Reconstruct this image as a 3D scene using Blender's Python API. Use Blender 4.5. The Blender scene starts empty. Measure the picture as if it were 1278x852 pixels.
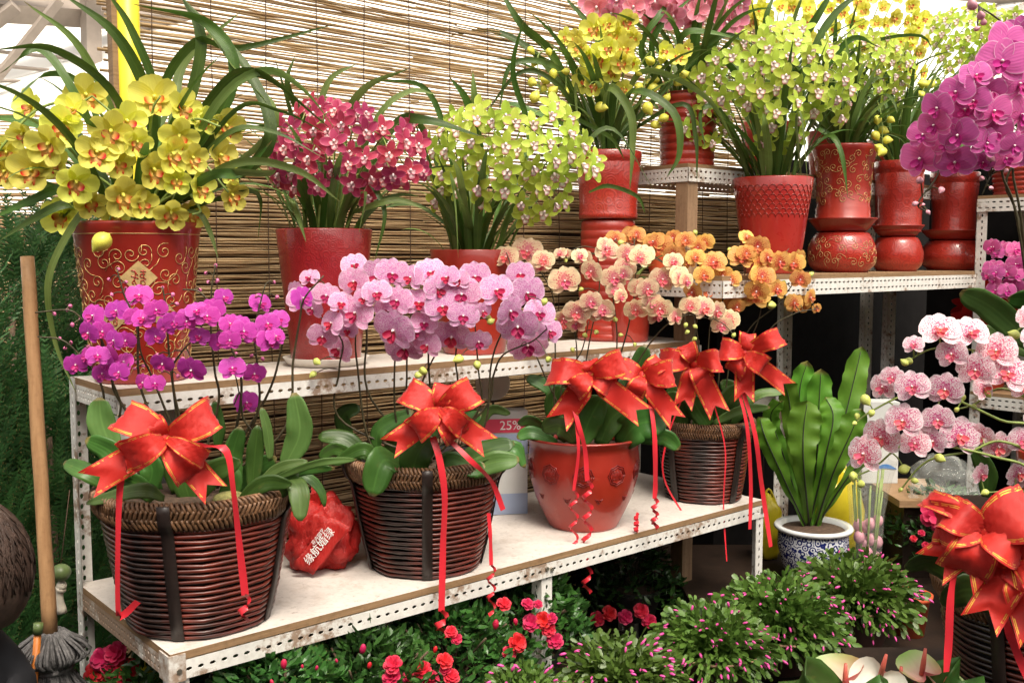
import bpy, math, random
from mathutils import Vector, Matrix, noise
R = random.Random(7)
PI = math.pi; TAU = 2*PI
sc = bpy.context.scene
COL = sc.collection
V = Vector
# ------------------------------------------------------------------ camera
H = 1.25; F = 1249.0; PT = math.radians(4.85)
CP, SP = math.cos(PT), math.sin(PT)
def P(px, py, Y):
    dx, dy = px-639.0, py-426.0
    fwd = F*CP-dy*SP; dn = F*SP+dy*CP
    return V((dx/fwd*Y, Y, H-dn/fwd*Y))
cd = bpy.data.cameras.new('camera'); cam = bpy.data.objects.new('camera', cd); COL.objects.link(cam)
cam.location = (0, 0, H); cam.rotation_euler = (PI/2-PT, 0, 0)
cd.sensor_width = 36; cd.lens = F/1278*36; cd.clip_start = .02; cd.clip_end = 500
sc.camera = cam
CAM = V((0, 0, H))
# shelf frame: u along the front rail, v towards the wall
O0 = V((-.585, 1.66, 0)); U = V((.7615, .648, 0)).normalized(); W = V((-.648, .7615, 0)).normalized(); Z = V((0, 0, 1))
def S(u, v, z=0): return O0+U*u+W*v+Z*z
def ufor(px, v, py=500):
    k = (px-639)/(F*CP-(py-426)*SP)
    b = O0+W*v
    return (b.x-k*b.y)/(k*U.y-U.x)
ZL, ZU = .57, 1.004
# ------------------------------------------------------------------ mesh helpers
WOFF = {}
class MB:
    def __init__(s): s.v = []; s.f = []; s.uv = []; s.m = []; s.mi = 0
    def add(s, vs, fs, uvs=None, mi=None):
        b = len(s.v); s.v += [tuple(p) for p in vs]
        s.uv += (uvs if uvs else [(0, 0)]*len(vs))
        s.f += [tuple(b+i for i in f) for f in fs]; s.m += [s.mi if mi is None else mi]*len(fs)
    def mesh(s, name, mats, off=V((0, 0, 0)), smooth=True):
        me = bpy.data.meshes.new(name)
        me.from_pydata([(p[0]-off[0], p[1]-off[1], p[2]-off[2]) for p in s.v], [], s.f)
        ul = me.uv_layers.new(name='UVMap')
        vi = [0]*len(me.loops); me.loops.foreach_get('vertex_index', vi)
        fl = []
        for i in vi: fl += s.uv[i]
        ul.data.foreach_set('uv', fl)
        for m in (mats if isinstance(mats, (list, tuple)) else [mats]): me.materials.append(m)
        me.polygons.foreach_set('material_index', s.m)
        me.polygons.foreach_set('use_smooth', [smooth]*len(me.polygons))
        me.update(); return me
    def build(s, name, mats, parent=None, smooth=True, loc=None):
        off = V(WOFF.get(parent.name, (0, 0, 0))) if parent else V(loc or (0, 0, 0))
        o = bpy.data.objects.new(name, s.mesh(name, mats, off, smooth)); COL.objects.link(o)
        if parent: o.parent = parent; WOFF[o.name] = tuple(off)
        else: o.location = off; WOFF[o.name] = tuple(off)
        return o
def tag(o, label, cat, group=None, kind=None):
    if label: o['label'] = label
    if cat: o['category'] = cat
    if group: o['group'] = group
    if kind: o['kind'] = kind
    return o
def thing(name, loc, label, cat, group=None):
    o = bpy.data.objects.new(name, None); COL.objects.link(o); o.location = loc; WOFF[o.name] = tuple(loc)
    o.empty_display_size = .05
    return tag(o, label, cat, group)
def catmull(pts, n):
    pts = [V(p) for p in pts]
    if len(pts) == 2: return [pts[0].lerp(pts[1], i/n) for i in range(n+1)]
    out = []; L = len(pts)-1
    for i in range(n+1):
        t = i/n*L; k = min(int(t), L-1); f = t-k
        p1, p2 = pts[k], pts[k+1]; p0 = pts[k-1] if k > 0 else p1*2-p2; p3 = pts[k+2] if k+2 <= L else p2*2-p1
        out.append(.5*((2*p1)+(p2-p0)*f+(2*p0-5*p1+4*p2-p3)*f*f+(3*p1-p0-3*p2+p3)*f**3))
    return out
def tube(mb, pts, r, n=5, mi=None, cap=True):
    pts = [V(p) for p in pts]; m = len(pts)
    rs = r if isinstance(r, (list, tuple)) else [r]*m
    vs = []; fs = []; uv = []; prev = None
    for i, p in enumerate(pts):
        t = (pts[min(i+1, m-1)]-pts[max(i-1, 0)])
        t = t.normalized() if t.length > 1e-9 else V((0, 0, 1))
        a = prev if prev is not None else (V((0, 0, 1)) if abs(t.z) < .9 else V((1, 0, 0)))
        a = (a-t*a.dot(t)); a = a.normalized() if a.length > 1e-6 else t.orthogonal().normalized(); prev = a
        b = t.cross(a)
        for k in range(n):
            an = TAU*k/n; vs.append(p+(a*math.cos(an)+b*math.sin(an))*rs[i]); uv.append((k/n, i/(m-1)))
    for i in range(m-1):
        for k in range(n): fs.append((i*n+k, i*n+(k+1) % n, (i+1)*n+(k+1) % n, (i+1)*n+k))
    if cap: fs.append(tuple(range(n-1, -1, -1))); fs.append(tuple((m-1)*n+k for k in range(n)))
    mb.add(vs, fs, uv, mi)
def lathe(mb, c, prof, n=40, mi=None, fr=None, close=False):
    c = V(c); vs = []; fs = []; uv = []; m = len(prof)
    for j, (r, z) in enumerate(prof):
        for k in range(n):
            a = TAU*k/n; q = r*(fr(a, j) if fr else 1)
            vs.append(c+V((math.cos(a)*q, math.sin(a)*q, z))); uv.append((k/n, j/(m-1)))
    for j in range(m-1):
        for k in range(n): fs.append((j*n+k, j*n+(k+1) % n, (j+1)*n+(k+1) % n, (j+1)*n+k))
    mb.add(vs, fs, uv, mi)
def box(mb, o, a, b, c, mi=None):
    o, a, b, c = V(o), V(a), V(b), V(c)
    if a.cross(b).dot(c) < 0: a, b = b, a
    vs = [o, o+a, o+a+b, o+b, o+c, o+a+c, o+a+b+c, o+b+c]
    fs = [(3, 2, 1, 0), (4, 5, 6, 7), (0, 1, 5, 4), (1, 2, 6, 5), (2, 3, 7, 6), (3, 0, 4, 7)]
    mb.add(vs, fs, None, mi)
def boxc(mb, c, sx, sy, sz, ax=V((1, 0, 0)), ay=V((0, 1, 0)), mi=None):
    c = V(c); box(mb, c-ax*sx/2-ay*sy/2, ax*sx, ay*sy, Z*sz, mi)
def ball(mb, c, r, sx=1, sy=1, sz=1, n=8, m=6, ax=None, mi=None):
    c = V(c); vs = []; fs = []; M = Matrix.Identity(3)
    if ax is not None: M = V(ax).to_track_quat('Z', 'Y').to_matrix()
    for j in range(m+1):
        t = PI*j/m
        for k in range(n):
            a = TAU*k/n; vs.append(c+M@V((math.sin(t)*math.cos(a)*r*sx, math.sin(t)*math.sin(a)*r*sy, -math.cos(t)*r*sz)))
    for j in range(m):
        for k in range(n): fs.append((j*n+k, j*n+(k+1) % n, (j+1)*n+(k+1) % n, (j+1)*n+k))
    mb.add(vs, fs, [(k/n, j/m) for j in range(m+1) for k in range(n)], mi)
def strip(mb, pts, widths, sides, fold=0, mi=None, nu=2, wob=0, rng=R, thick=0):
    """a ribbon or blade along pts; sides = side vector(s)"""
    m = len(pts); vs = []; uv = []; fs = []
    L = 0
    for i in range(m):
        t = (pts[min(i+1, m-1)]-pts[max(i-1, 0)]).normalized()
        s = sides[i] if isinstance(sides, list) else sides
        s = s-t*s.dot(t); s = s.normalized() if s.length > 1e-6 else t.orthogonal().normalized()
        n = t.cross(s); w = widths[i] if isinstance(widths, list) else widths
        if i: L += (pts[i]-pts[i-1]).length
        for k in range(nu+1):
            q = k/nu*2-1
            vs.append(pts[i]+s*(w/2*q)+n*(abs(q)*w*fold)+n*(math.sin(i*1.7+k*2.1)*wob)); uv.append((k/nu, L if thick == -1 else i/(m-1)))
    for i in range(m-1):
        for k in range(nu): a = i*(nu+1)+k; fs.append((a, a+1, a+nu+2, a+nu+1))
    mb.add(vs, fs, uv, mi)
# ------------------------------------------------------------------ materials
def new_mat(name):
    m = bpy.data.materials.new(name); m.use_nodes = True; nt = m.node_tree
    return m, nt, nt.nodes['Principled BSDF'], nt.nodes['Material Output']
def N(nt, t, **kw):
    n = nt.nodes.new(t)
    for k, v in kw.items():
        if k in n.inputs: n.inputs[k].default_value = v
        else: setattr(n, k, v)
    return n
def L(nt, a, b): nt.links.new(a, b)
def c4(c): return (c[0], c[1], c[2], 1)
def mixc(nt, fac, a, b, mode='MIX'):
    n = nt.nodes.new('ShaderNodeMix'); n.data_type = 'RGBA'; n.blend_type = mode
    for s, x in ((n.inputs[0], fac), (n.inputs[6], a), (n.inputs[7], b)):
        if isinstance(x, (int, float)): s.default_value = x
        elif isinstance(x, tuple): s.default_value = c4(x)
        else: L(nt, x, s)
    return n.outputs[2]
def math_(nt, op, a, b=0.0, clamp=False):
    n = nt.nodes.new('ShaderNodeMath'); n.operation = op; n.use_clamp = clamp
    for i, x in enumerate((a, b)):
        if isinstance(x, (int, float)): n.inputs[i].default_value = x
        else: L(nt, x, n.inputs[i])
    return n.outputs[0]
def ramp(nt, fac, lo, hi):
    n = nt.nodes.new('ShaderNodeMapRange'); n.inputs[1].default_value = lo; n.inputs[2].default_value = hi
    L(nt, fac, n.inputs[0]); return n.outputs[0]
def noisef(nt, scale, detail=3, vec=None, rough=.6):
    n = N(nt, 'ShaderNodeTexNoise'); n.inputs['Scale'].default_value = scale; n.inputs['Detail'].default_value = detail; n.inputs['Roughness'].default_value = rough
    if vec is not None: L(nt, vec, n.inputs['Vector'])
    return n.outputs['Fac']
def coords(nt): return nt.nodes.new('ShaderNodeTexCoord')
def scaled(nt, vec, s):
    n = nt.nodes.new('ShaderNodeMapping'); n.inputs['Scale'].default_value = s; L(nt, vec, n.inputs['Vector']); return n.outputs[0]
def bump(nt, bs, h, strength=.3, dist=.002):
    n = nt.nodes.new('ShaderNodeBump'); n.inputs['Strength'].default_value = strength; n.inputs['Distance'].default_value = dist
    L(nt, h, n.inputs['Height']); L(nt, n.outputs[0], bs.inputs['Normal']); return n
def objrand(nt): return nt.nodes.new('ShaderNodeObjectInfo').outputs['Random']
def vary(nt, col, amt):
    r = objrand(nt); f = math_(nt, 'MULTIPLY_ADD', r, amt)
    f.node.inputs[2].default_value = 1-amt/2
    n = nt.nodes.new('ShaderNodeHueSaturation'); L(nt, f, n.inputs['Value']); L(nt, col, n.inputs['Color'])
    h = math_(nt, 'MULTIPLY_ADD', r, .03); h.node.inputs[2].default_value = .485; L(nt, h, n.inputs['Hue'])
    return n.outputs[0]
def transl(nt, bs, out, col, f):
    t = nt.nodes.new('ShaderNodeBsdfTranslucent'); L(nt, col, t.inputs['Color'])
    mx = nt.nodes.new('ShaderNodeMixShader'); mx.inputs[0].default_value = f
    L(nt, bs.outputs[0], mx.inputs[1]); L(nt, t.outputs[0], mx.inputs[2]); L(nt, mx.outputs[0], out.inputs['Surface'])
def simple(name, col, rough=.5, var=.25, scale=20, metal=0, bmp=0, coat=0, spec=.5):
    m, nt, bs, out = new_mat(name); tc = coords(nt)
    nf = noisef(nt, scale, 4, tc.outputs['Object'])
    d = tuple(c*(1-var) for c in col); u = tuple(min(1, c*(1+var)) for c in col)
    L(nt, mixc(nt, ramp(nt, nf, .3, .7), d, u), bs.inputs['Base Color'])
    bs.inputs['Roughness'].default_value = rough; bs.inputs['Metallic'].default_value = metal; bs.inputs['Coat Weight'].default_value = coat
    bs.inputs['Specular IOR Level'].default_value = spec
    if bmp: bump(nt, bs, nf, bmp)
    return m
def petal_mat(name, ground, spot=None, border=None, centre=None, dens=(.5, .2), sscale=14, bw=.16, vein=0., tr=.3, cw=.3, net=False):
    m, nt, bs, out = new_mat(name); tc = coords(nt)
    sx = nt.nodes.new('ShaderNodeSeparateXYZ'); L(nt, tc.outputs['UV'], sx.inputs[0]); u, v = sx.outputs[0], sx.outputs[1]
    col = nt.nodes.new('ShaderNodeRGB'); col.outputs[0].default_value = c4(ground); col = col.outputs[0]
    au = math_(nt, 'ABSOLUTE', math_(nt, 'MULTIPLY_ADD', u, 2.0)); au.node.inputs[0].links[0].from_node.inputs[2].default_value = -1
    if spot:
        vo = N(nt, 'ShaderNodeTexVoronoi'); vo.feature = 'DISTANCE_TO_EDGE' if net else 'F1'
        L(nt, scaled(nt, tc.outputs['UV'], (sscale, sscale*.8, 1)), vo.inputs['Vector']); vo.inputs['Scale'].default_value = 1
        nn = noisef(nt, 5, 2, tc.outputs['UV'])
        th = mixc(nt, v, (dens[0],)*3, (dens[1],)*3)
        d = vo.outputs['Distance']
        f = math_(nt, 'MULTIPLY', math_(nt, 'SUBTRACT', th, d), 5.0 if not net else 9.0, True)
        col = mixc(nt, f, col, spot)
    if vein:
        fan = math_(nt, 'MULTIPLY', math_(nt, 'SINE', math_(nt, 'MULTIPLY', u, 46.0)), 1.0)
        f = math_(nt, 'MULTIPLY', ramp(nt, fan, .2, 1), vein); f = math_(nt, 'MULTIPLY', f, math_(nt, 'SUBTRACT', 1.05, v, True))
        col = mixc(nt, f, col, spot or tuple(c*.6 for c in ground))
    if border:
        e = math_(nt, 'MAXIMUM', ramp(nt, au, 1-bw*1.3, 1.0), ramp(nt, v, 1-bw, 1.0))
        col = mixc(nt, math_(nt, 'MULTIPLY', e, .95), col, border)
    if centre: col = mixc(nt, ramp(nt, v, cw, .0), col, centre)
    col = vary(nt, col, .3)
    L(nt, col, bs.inputs['Base Color']); bs.inputs['Roughness'].default_value = .5
    bs.inputs['Specular IOR Level'].default_value = .3
    wv = math_(nt, 'SINE', math_(nt, 'MULTIPLY', u, 60.0)); bump(nt, bs, wv, .12, .001)
    transl(nt, bs, out, col, tr); return m
def leaf_mat(name, col, light, rough=.3, tr=.18, ribs=0, spec=.5):
    m, nt, bs, out = new_mat(name); tc = coords(nt)
    sx = nt.nodes.new('ShaderNodeSeparateXYZ'); L(nt, tc.outputs['UV'], sx.inputs[0]); u = sx.outputs[0]
    nf = noisef(nt, 9, 4, tc.outputs['Object'])
    c = mixc(nt, ramp(nt, nf, .3, .72), col, light)
    mid = math_(nt, 'ABSOLUTE', math_(nt, 'SUBTRACT', u, .5)); c = mixc(nt, math_(nt, 'MULTIPLY', ramp(nt, mid, .05, .0), .35), c, tuple(x*1.5 for x in light))
    n2 = noisef(nt, 60, 2, tc.outputs['Object']); c = mixc(nt, math_(nt, 'MULTIPLY', ramp(nt, n2, .62, .75), .25), c, (.16, .15, .04))
    tip = math_(nt, 'ADD', sx.outputs[1], math_(nt, 'MULTIPLY', objrand(nt), .06)); c = mixc(nt, math_(nt, 'MULTIPLY', ramp(nt, tip, .985, 1.02), .8), c, (.20, .13, .05))
    c = vary(nt, c, .6)
    L(nt, c, bs.inputs['Base Color']); bs.inputs['Roughness'].default_value = rough; bs.inputs['Specular IOR Level'].default_value = spec
    if ribs:
        wv = math_(nt, 'SINE', math_(nt, 'MULTIPLY', u, float(ribs))); bump(nt, bs, wv, .3 if ribs > 50 else .07, .0015)
    transl(nt, bs, out, c, tr); return m
# petals
M = {}
M['cymyel'] = petal_mat('yellow_petal', (.88, .86, .16), centre=(.82, .80, .10), cw=.3, vein=.12, tr=.42, spot=(.6, .5, .02), dens=(-1, -1))
M['cymyel_lip'] = petal_mat('yellow_lip', (.52, .012, .006), centre=(.90, .82, .20), cw=.88, border=(.50, .03, .01), tr=.1)
M['cymred'] = petal_mat('crimson_petal', (.47, .05, .12), border=(.64, .17, .25), centre=(.50, .12, .14), vein=.5, spot=(.32, .012, .04), dens=(-1, -1))
M['cymred_lip'] = petal_mat('blush_lip', (.85, .62, .62), border=(.62, .03, .09), bw=.35)
M['cymgrn'] = petal_mat('lime_petal', (.46, .59, .07), border=(.58, .68, .15), centre=(.30, .42, .04), vein=.2, spot=(.42, .55, .07), dens=(-1, -1))
M['cymgrn_lip'] = petal_mat('white_dotted_lip', (.90, .84, .76), border=(.42, .015, .05), bw=.34)
M['cympnk'] = petal_mat('rose_petal', (.76, .24, .34), border=(.82, .45, .52), vein=.4, spot=(.55, .08, .16), dens=(-1, -1))
M['phpink'] = petal_mat('pink_net_petal', (.86, .54, .74), spot=(.72, .20, .52), dens=(.60, .50), sscale=22, border=(.86, .66, .80), bw=.10, vein=.45, centre=(.85, .7, .8), cw=.14)
M['phpur'] = petal_mat('purple_petal', (.56, .055, .42), border=(.64, .13, .52), bw=.1, vein=.3, spot=(.4, .02, .28), dens=(-1, -1), centre=(.72, .4, .6), cw=.14)
M['phbig'] = petal_mat('magenta_petal', (.74, .15, .44), border=(.88, .55, .72), bw=.08, vein=.35, spot=(.45, .03, .3), dens=(-1, -1), centre=(.45, .03, .25), cw=.15)
M['phpeach'] = petal_mat('cream_petal', (.85, .66, .42), spot=(.68, .13, .17), dens=(.85, .12), sscale=10, border=(.86, .76, .5), bw=.16, vein=.5, centre=(.80, .28, .30), cw=.45)
M['phor'] = petal_mat('orange_petal', (.82, .46, .14), spot=(.55, .09, .03), dens=(.8, .1), sscale=10, border=(.82, .50, .12), bw=.16, vein=.6, centre=(.66, .12, .07), cw=.42)
M['phspec'] = petal_mat('speckled_petal', (.88, .74, .78), spot=(.62, .07, .22), dens=(.78, .42), sscale=21, border=(.88, .76, .8), bw=.12, vein=.3, centre=(.85, .75, .75), cw=.1)
M['lip_red'] = petal_mat('crimson_lip', (.42, .015, .08), border=(.55, .05, .12), centre=(.8, .6, .2), cw=.2)
M['lip_mag'] = petal_mat('magenta_lip', (.50, .02, .22), border=(.58, .06, .3), centre=(.8, .7, .6), cw=.2)
M['lip_rose'] = petal_mat('rose_lip', (.68, .10, .16), border=(.8, .4, .3), centre=(.85, .75, .3), cw=.25)
M['lip_or'] = petal_mat('red_orange_lip', (.62, .12, .06), border=(.7, .3, .08), centre=(.85, .8, .7), cw=.3)
M['column'] = simple('flower_column', (.82, .66, .66), .5, .1)
M['bud_green'] = simple('bud_green', (.50, .56, .13), .45, .3, 30)
M['bud_pink'] = simple('bud_pink', (.55, .13, .28), .45, .3, 30)
M['bud_mauve'] = simple('bud_mauve', (.60, .28, .34), .45, .3, 30)
M['bud_yellow'] = simple('bud_yellow', (.66, .62, .08), .45, .3, 30)
M['strap'] = leaf_mat('strap_leaf', (.040, .090, .014), (.105, .19, .032), .38, .3, 60)
M['strap_light'] = leaf_mat('strap_leaf_light', (.12, .19, .04), (.23, .32, .09), .42, .35, 60)
M['phleaf'] = leaf_mat('orchid_leaf', (.026, .075, .012), (.060, .14, .025), .4, .12, 38, .38)
M['phleaf_light'] = leaf_mat('orchid_leaf_light', (.07, .14, .03), (.12, .21, .055), .45, .22, 38, .35)
M['fern'] = leaf_mat('fern_frond', (.075, .21, .018), (.17, .37, .04), .46, .36, 20, .35)
M['rib'] = simple('frond_rib', (.02, .025, .012), .5)
M['spike'] = simple('flower_spike', (.055, .045, .02), .55, .5, 60)
M['spike_green'] = simple('green_spike', (.20, .27, .06), .5, .3, 40)
M['azleaf'] = leaf_mat('azalea_leaf', (.016, .05, .012), (.05, .13, .022), .35, .12)
M['azflower'] = petal_mat('azalea_petal', (.60, .02, .07), border=(.68, .06, .13), bw=.2, tr=.25)
M['cactus'] = leaf_mat('cactus_segment', (.052, .125, .016), (.125, .235, .04), .42, .2)
M['cactbud'] = simple('cactus_bud', (.60, .06, .28), .45, .3, 60)
M['conifer'] = leaf_mat('conifer_spray', (.014, .050, .012), (.045, .115, .026), .55, .2)
M['bark'] = simple('bark', (.10, .065, .04), .85, .4, 30, bmp=.5)
M['soil'] = simple('potting_bark', (.075, .045, .028), .9, .5, 90, bmp=1)
M['moss'] = simple('moss', (.20, .19, .06), .9, .5, 120, bmp=1)
def glaze(name, dk, lt, pat=0, rough=.18, coat=.6, dark=None, pscale=34):
    m, nt, bs, out = new_mat(name); tc = coords(nt)
    nf = noisef(nt, 5, 5, tc.outputs['Object']); c = mixc(nt, ramp(nt, nf, .3, .7), dk, lt)
    n3 = noisef(nt, 40, 3, tc.outputs['Object']); c = mixc(nt, math_(nt, 'MULTIPLY', ramp(nt, n3, .6, .8), .35), c, tuple(x*.45 for x in dk))
    h = noisef(nt, 14, 3, tc.outputs['Object']); n5 = noisef(nt, 22, 8, tc.outputs['Object'], .8)
    c = mixc(nt, math_(nt, 'MULTIPLY', ramp(nt, n5, .58, .74), .18), c, (.50, .26, .18))
    if pat:
        vo = N(nt, 'ShaderNodeTexVoronoi'); L(nt, tc.outputs['Object'], vo.inputs['Vector']); vo.inputs['Scale'].default_value = pscale
        w = math_(nt, 'SINE', math_(nt, 'MULTIPLY', vo.outputs['Distance'], 26.0 if pat == 1 else 14.0))
        if pat == 2: c = mixc(nt, math_(nt, 'MULTIPLY', ramp(nt, w, .55, .95), .5), c, tuple(min(1, x*1.8+.03) for x in lt))
        else: c = mixc(nt, math_(nt, 'MULTIPLY', ramp(nt, w, .5, 1.), .45), c, tuple(x*.4 for x in dk))
        bump(nt, bs, w, .16, .0012)
    else: bump(nt, bs, h, .25, .003)
    L(nt, c, bs.inputs['Base Color']); bs.inputs['Roughness'].default_value = rough; bs.inputs['Coat Weight'].default_value = coat; bs.inputs['Coat Roughness'].default_value = .08
    L(nt, math_(nt, 'MULTIPLY_ADD', n3, .25), bs.inputs['Roughness']); bs.inputs['Roughness'].links[0].from_node.inputs[2].default_value = rough
    return m
M['redpot'] = glaze('red_glaze', (.26, .014, .008), (.39, .028, .011), rough=.33)
M['redpot_pat'] = glaze('red_glaze_pressed', (.29, .015, .010), (.41, .030, .015), 1, rough=.26)
M['redpot_scale'] = glaze('red_glaze_scales', (.34, .018, .016), (.44, .035, .022), 0)
M['crimsonpot'] = glaze('crimson_glaze', (.28, .010, .014), (.38, .018, .018), 1, rough=.3, pscale=60)
M['gold'] = simple('gold_paint', (.62, .42, .16), .4, .2, 30, metal=.35)
M['goldpatch'] = simple('dull_gold_paint', (.50, .36, .15), .5, .2, 60, metal=.2)
M['terracotta'] = simple('orange_plastic_pot', (.55, .09, .03), .5, .2, 10)
M['saucer_white'] = simple('white_ceramic', (.72, .68, .6), .35, .1)
def basket_mat():
    m, nt, bs, out = new_mat('stained_cane'); tc = coords(nt)
    nf = noisef(nt, 7, 3, scaled(nt, tc.outputs['Object'], (1, 1, .35))); c = mixc(nt, ramp(nt, nf, .42, .64), (.020, .009, .007), (.16, .022, .011))
    n2 = noisef(nt, 120, 2, tc.outputs['Object']); c = mixc(nt, math_(nt, 'MULTIPLY', ramp(nt, n2, .55, .75), .4), c, (.05, .025, .015))
    L(nt, c, bs.inputs['Base Color']); bs.inputs['Roughness'].default_value = .36; bs.inputs['Coat Weight'].default_value = .35; bs.inputs['Coat Roughness'].default_value = .3
    bump(nt, bs, n2, .2, .001); return m
M['cane'] = basket_mat()
M['rope'] = simple('twisted_seagrass', (.15, .075, .035), .55, .55, 60, bmp=.3)
M['band'] = simple('dark_wood_band', (.022, .014, .012), .45, .3, 30)
M['liner'] = simple('dark_liner', (.012, .010, .009), .8)
def ribbon_mat():
    m, nt, bs, out = new_mat('red_satin_ribbon'); tc = coords(nt)
    sx = nt.nodes.new('ShaderNodeSeparateXYZ'); L(nt, tc.outputs['UV'], sx.inputs[0]); u = sx.outputs[0]
    a = math_(nt, 'ABSOLUTE', math_(nt, 'SUBTRACT', u, .5))
    band = math_(nt, 'MULTIPLY', math_(nt, 'GREATER_THAN', a, .395), math_(nt, 'LESS_THAN', a, .455))
    gap = math_(nt, 'GREATER_THAN', math_(nt, 'ABSOLUTE', math_(nt, 'SUBTRACT', a, .428)), .009)
    nz = noisef(nt, 90, 2, tc.outputs['Object']); br = ramp(nt, nz, .44, .50)
    g = math_(nt, 'MULTIPLY', math_(nt, 'MULTIPLY', band, gap), br)
    nf = noisef(nt, 8, 3, tc.outputs['Object'])
    c = mixc(nt, ramp(nt, nf, .3, .7), (.50, .010, .009), (.66, .025, .014)); c2 = mixc(nt, g, c, (.85, .50, .08))
    L(nt, c2, bs.inputs['Base Color']); L(nt, math_(nt, 'MULTIPLY', g, .8), bs.inputs['Metallic'])
    bs.inputs['Roughness'].default_value = .44; bs.inputs['Sheen Weight'].default_value = .15
    wv = noisef(nt, 60, 2, scaled(nt, tc.outputs['UV'], (8, 1, 1))); bump(nt, bs, wv, .35, .002)
    transl(nt, bs, out, c2, .22); return m
M['ribbon'] = ribbon_mat()
M['streamer'] = simple('red_curling_ribbon', (.66, .03, .045), .28, .12, 10)
def paint_metal(name, rust=.5):
    m, nt, bs, out = new_mat(name); tc = coords(nt)
    n1 = noisef(nt, 6, 6, tc.outputs['Object'], .7); n2 = noisef(nt, 45, 4, tc.outputs['Object'], .7)
    c = mixc(nt, ramp(nt, n2, .3, .7), (.60, .58, .54), (.78, .77, .73))
    f = math_(nt, 'MULTIPLY', ramp(nt, math_(nt, 'ADD', n1, math_(nt, 'MULTIPLY', n2, .5)), 1.0-rust*.4, 1.04-rust*.3), .85)
    c = mixc(nt, f, c, (.22, .12, .06)); L(nt, c, bs.inputs['Base Color']); bs.inputs['Roughness'].default_value = .42
    bump(nt, bs, n2, .15, .001); return m
M['metal'] = paint_metal('white_painted_steel', .55)
M['metal_rust'] = paint_metal('rusty_white_painted_steel', 1.05)
def wood(name, a, b, sc=(30, 3, 30), rough=.6, stain=0):
    m, nt, bs, out = new_mat(name); tc = coords(nt)
    n1 = noisef(nt, 3, 6, scaled(nt, tc.outputs['Object'], sc), .7); n2 = noisef(nt, 90, 3, tc.outputs['Object'])
    c = mixc(nt, ramp(nt, n1, .3, .7), a, b); c = mixc(nt, math_(nt, 'MULTIPLY', ramp(nt, n2, .5, .75), .3), c, tuple(x*.5 for x in a))
    if stain:
        n3 = noisef(nt, 5, 7, tc.outputs['Object'], .75); c = mixc(nt, math_(nt, 'MULTIPLY', ramp(nt, n3, .54, .70), stain), c, (.26, .18, .11)); n4 = noisef(nt, 55, 5, tc.outputs['Object'], .8); c = mixc(nt, math_(nt, 'MULTIPLY', ramp(nt, n4, .60, .70), .7), c, (.16, .10, .06))
    L(nt, c, bs.inputs['Base Color']); bs.inputs['Roughness'].default_value = rough; bs.inputs['Specular IOR Level'].default_value = .25; bump(nt, bs, n1, .3, .002); return m
M['ply'] = wood('plywood_edge', (.20, .12, .06), (.33, .21, .115), (3, 3, 60))
M['board'] = wood('worn_white_board', (.52, .47, .43), (.66, .61, .56), (3, 3, 12), .5, .55)
M['wood'] = wood('weathered_wood', (.20, .12, .07), (.33, .22, .13), (20, 20, 2))
M['darkwood'] = wood('dark_brown_wood', (.016, .010, .007), (.036, .021, .014), (8, 8, 2))
M['handle'] = wood('handle_wood', (.30, .16, .075), (.44, .26, .13), (30, 30, 2), .5)
M['black'] = simple('painted_shade_black', (.008, .007, .007), .9, spec=.1)  # near-black colour paints in the shade of the right-hand interior
M['darkwall'] = simple('dark_wall', (.045, .025, .016), .85, .4, 6)
def blind_mat(name):
    m, nt, bs, out = new_mat(name); tc = coords(nt)
    g = nt.nodes.new('ShaderNodeNewGeometry'); r = g.outputs['Random Per Island']
    n1 = noisef(nt, 2.5, 4, scaled(nt, tc.outputs['Object'], (2, 2, 40)), .7)
    c = mixc(nt, r, (.38, .24, .115), (.72, .54, .31)); c = mixc(nt, math_(nt, 'MULTIPLY', ramp(nt, n1, .54, .78), .6), c, (.20, .09, .035))
    n2 = noisef(nt, 9, 3, tc.outputs['Object']); c = mixc(nt, math_(nt, 'MULTIPLY', ramp(nt, n2, .5, .75), .4), c, (.72, .58, .36))
    L(nt, c, bs.inputs['Base Color']); bs.inputs['Roughness'].default_value = .5
    transl(nt, bs, out, c, .48); return m
M['blind'] = blind_mat('split_bamboo')
M['cord'] = simple('brown_cord', (.09, .05, .03), .8)
M['yellow'] = simple('yellow_paint', (.75, .62, .03), .4, .1, 8)
M['steel'] = simple('grey_brown_steel', (.30, .25, .21), .6, .2, 5)
M['steelbolt'] = simple('dull_zinc_bolt', (.30, .27, .22), .45, .3, 60, metal=.8)
M['concrete'] = simple('dark_wet_concrete', (.010, .009, .008), .8, .4, 4, bmp=.3, spec=.2)
M['yarn'] = simple('grey_mop_yarn', (.12, .115, .115), .95, .5, 120, bmp=1)
M['orange_stick'] = simple('orange_plastic', (.65, .20, .03), .45, .1)
M['ivory'] = simple('ivory_fabric', (.62, .56, .46), .7, .2, 60, bmp=.3)
M['gourd'] = simple('green_gourd', (.12, .17, .06), .4, .3, 20)
def plastic_bag():
    m, nt, bs, out = new_mat('thin_red_plastic'); tc = coords(nt)
    nf = noisef(nt, 18, 5, scaled(nt, tc.outputs['Object'], (3, 3, 1)), .7)
    c = mixc(nt, ramp(nt, nf, .3, .7), (.52, .015, .015), (.66, .06, .05)); L(nt, c, bs.inputs['Base Color'])
    bs.inputs['Roughness'].default_value = .3; bump(nt, bs, nf, .8, .01); transl(nt, bs, out, c, .4); return m
M['bag'] = plastic_bag()
M['white'] = simple('white_print', (.78, .76, .74), .5, .05)
M['card'] = simple('pale_card', (.52, .53, .52), .6, .08, 6)
M['cardblue'] = simple('blue_grey_card', (.30, .36, .50), .6, .1, 6)
M['cardred'] = simple('red_card', (.62, .05, .10), .5, .1)
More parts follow.
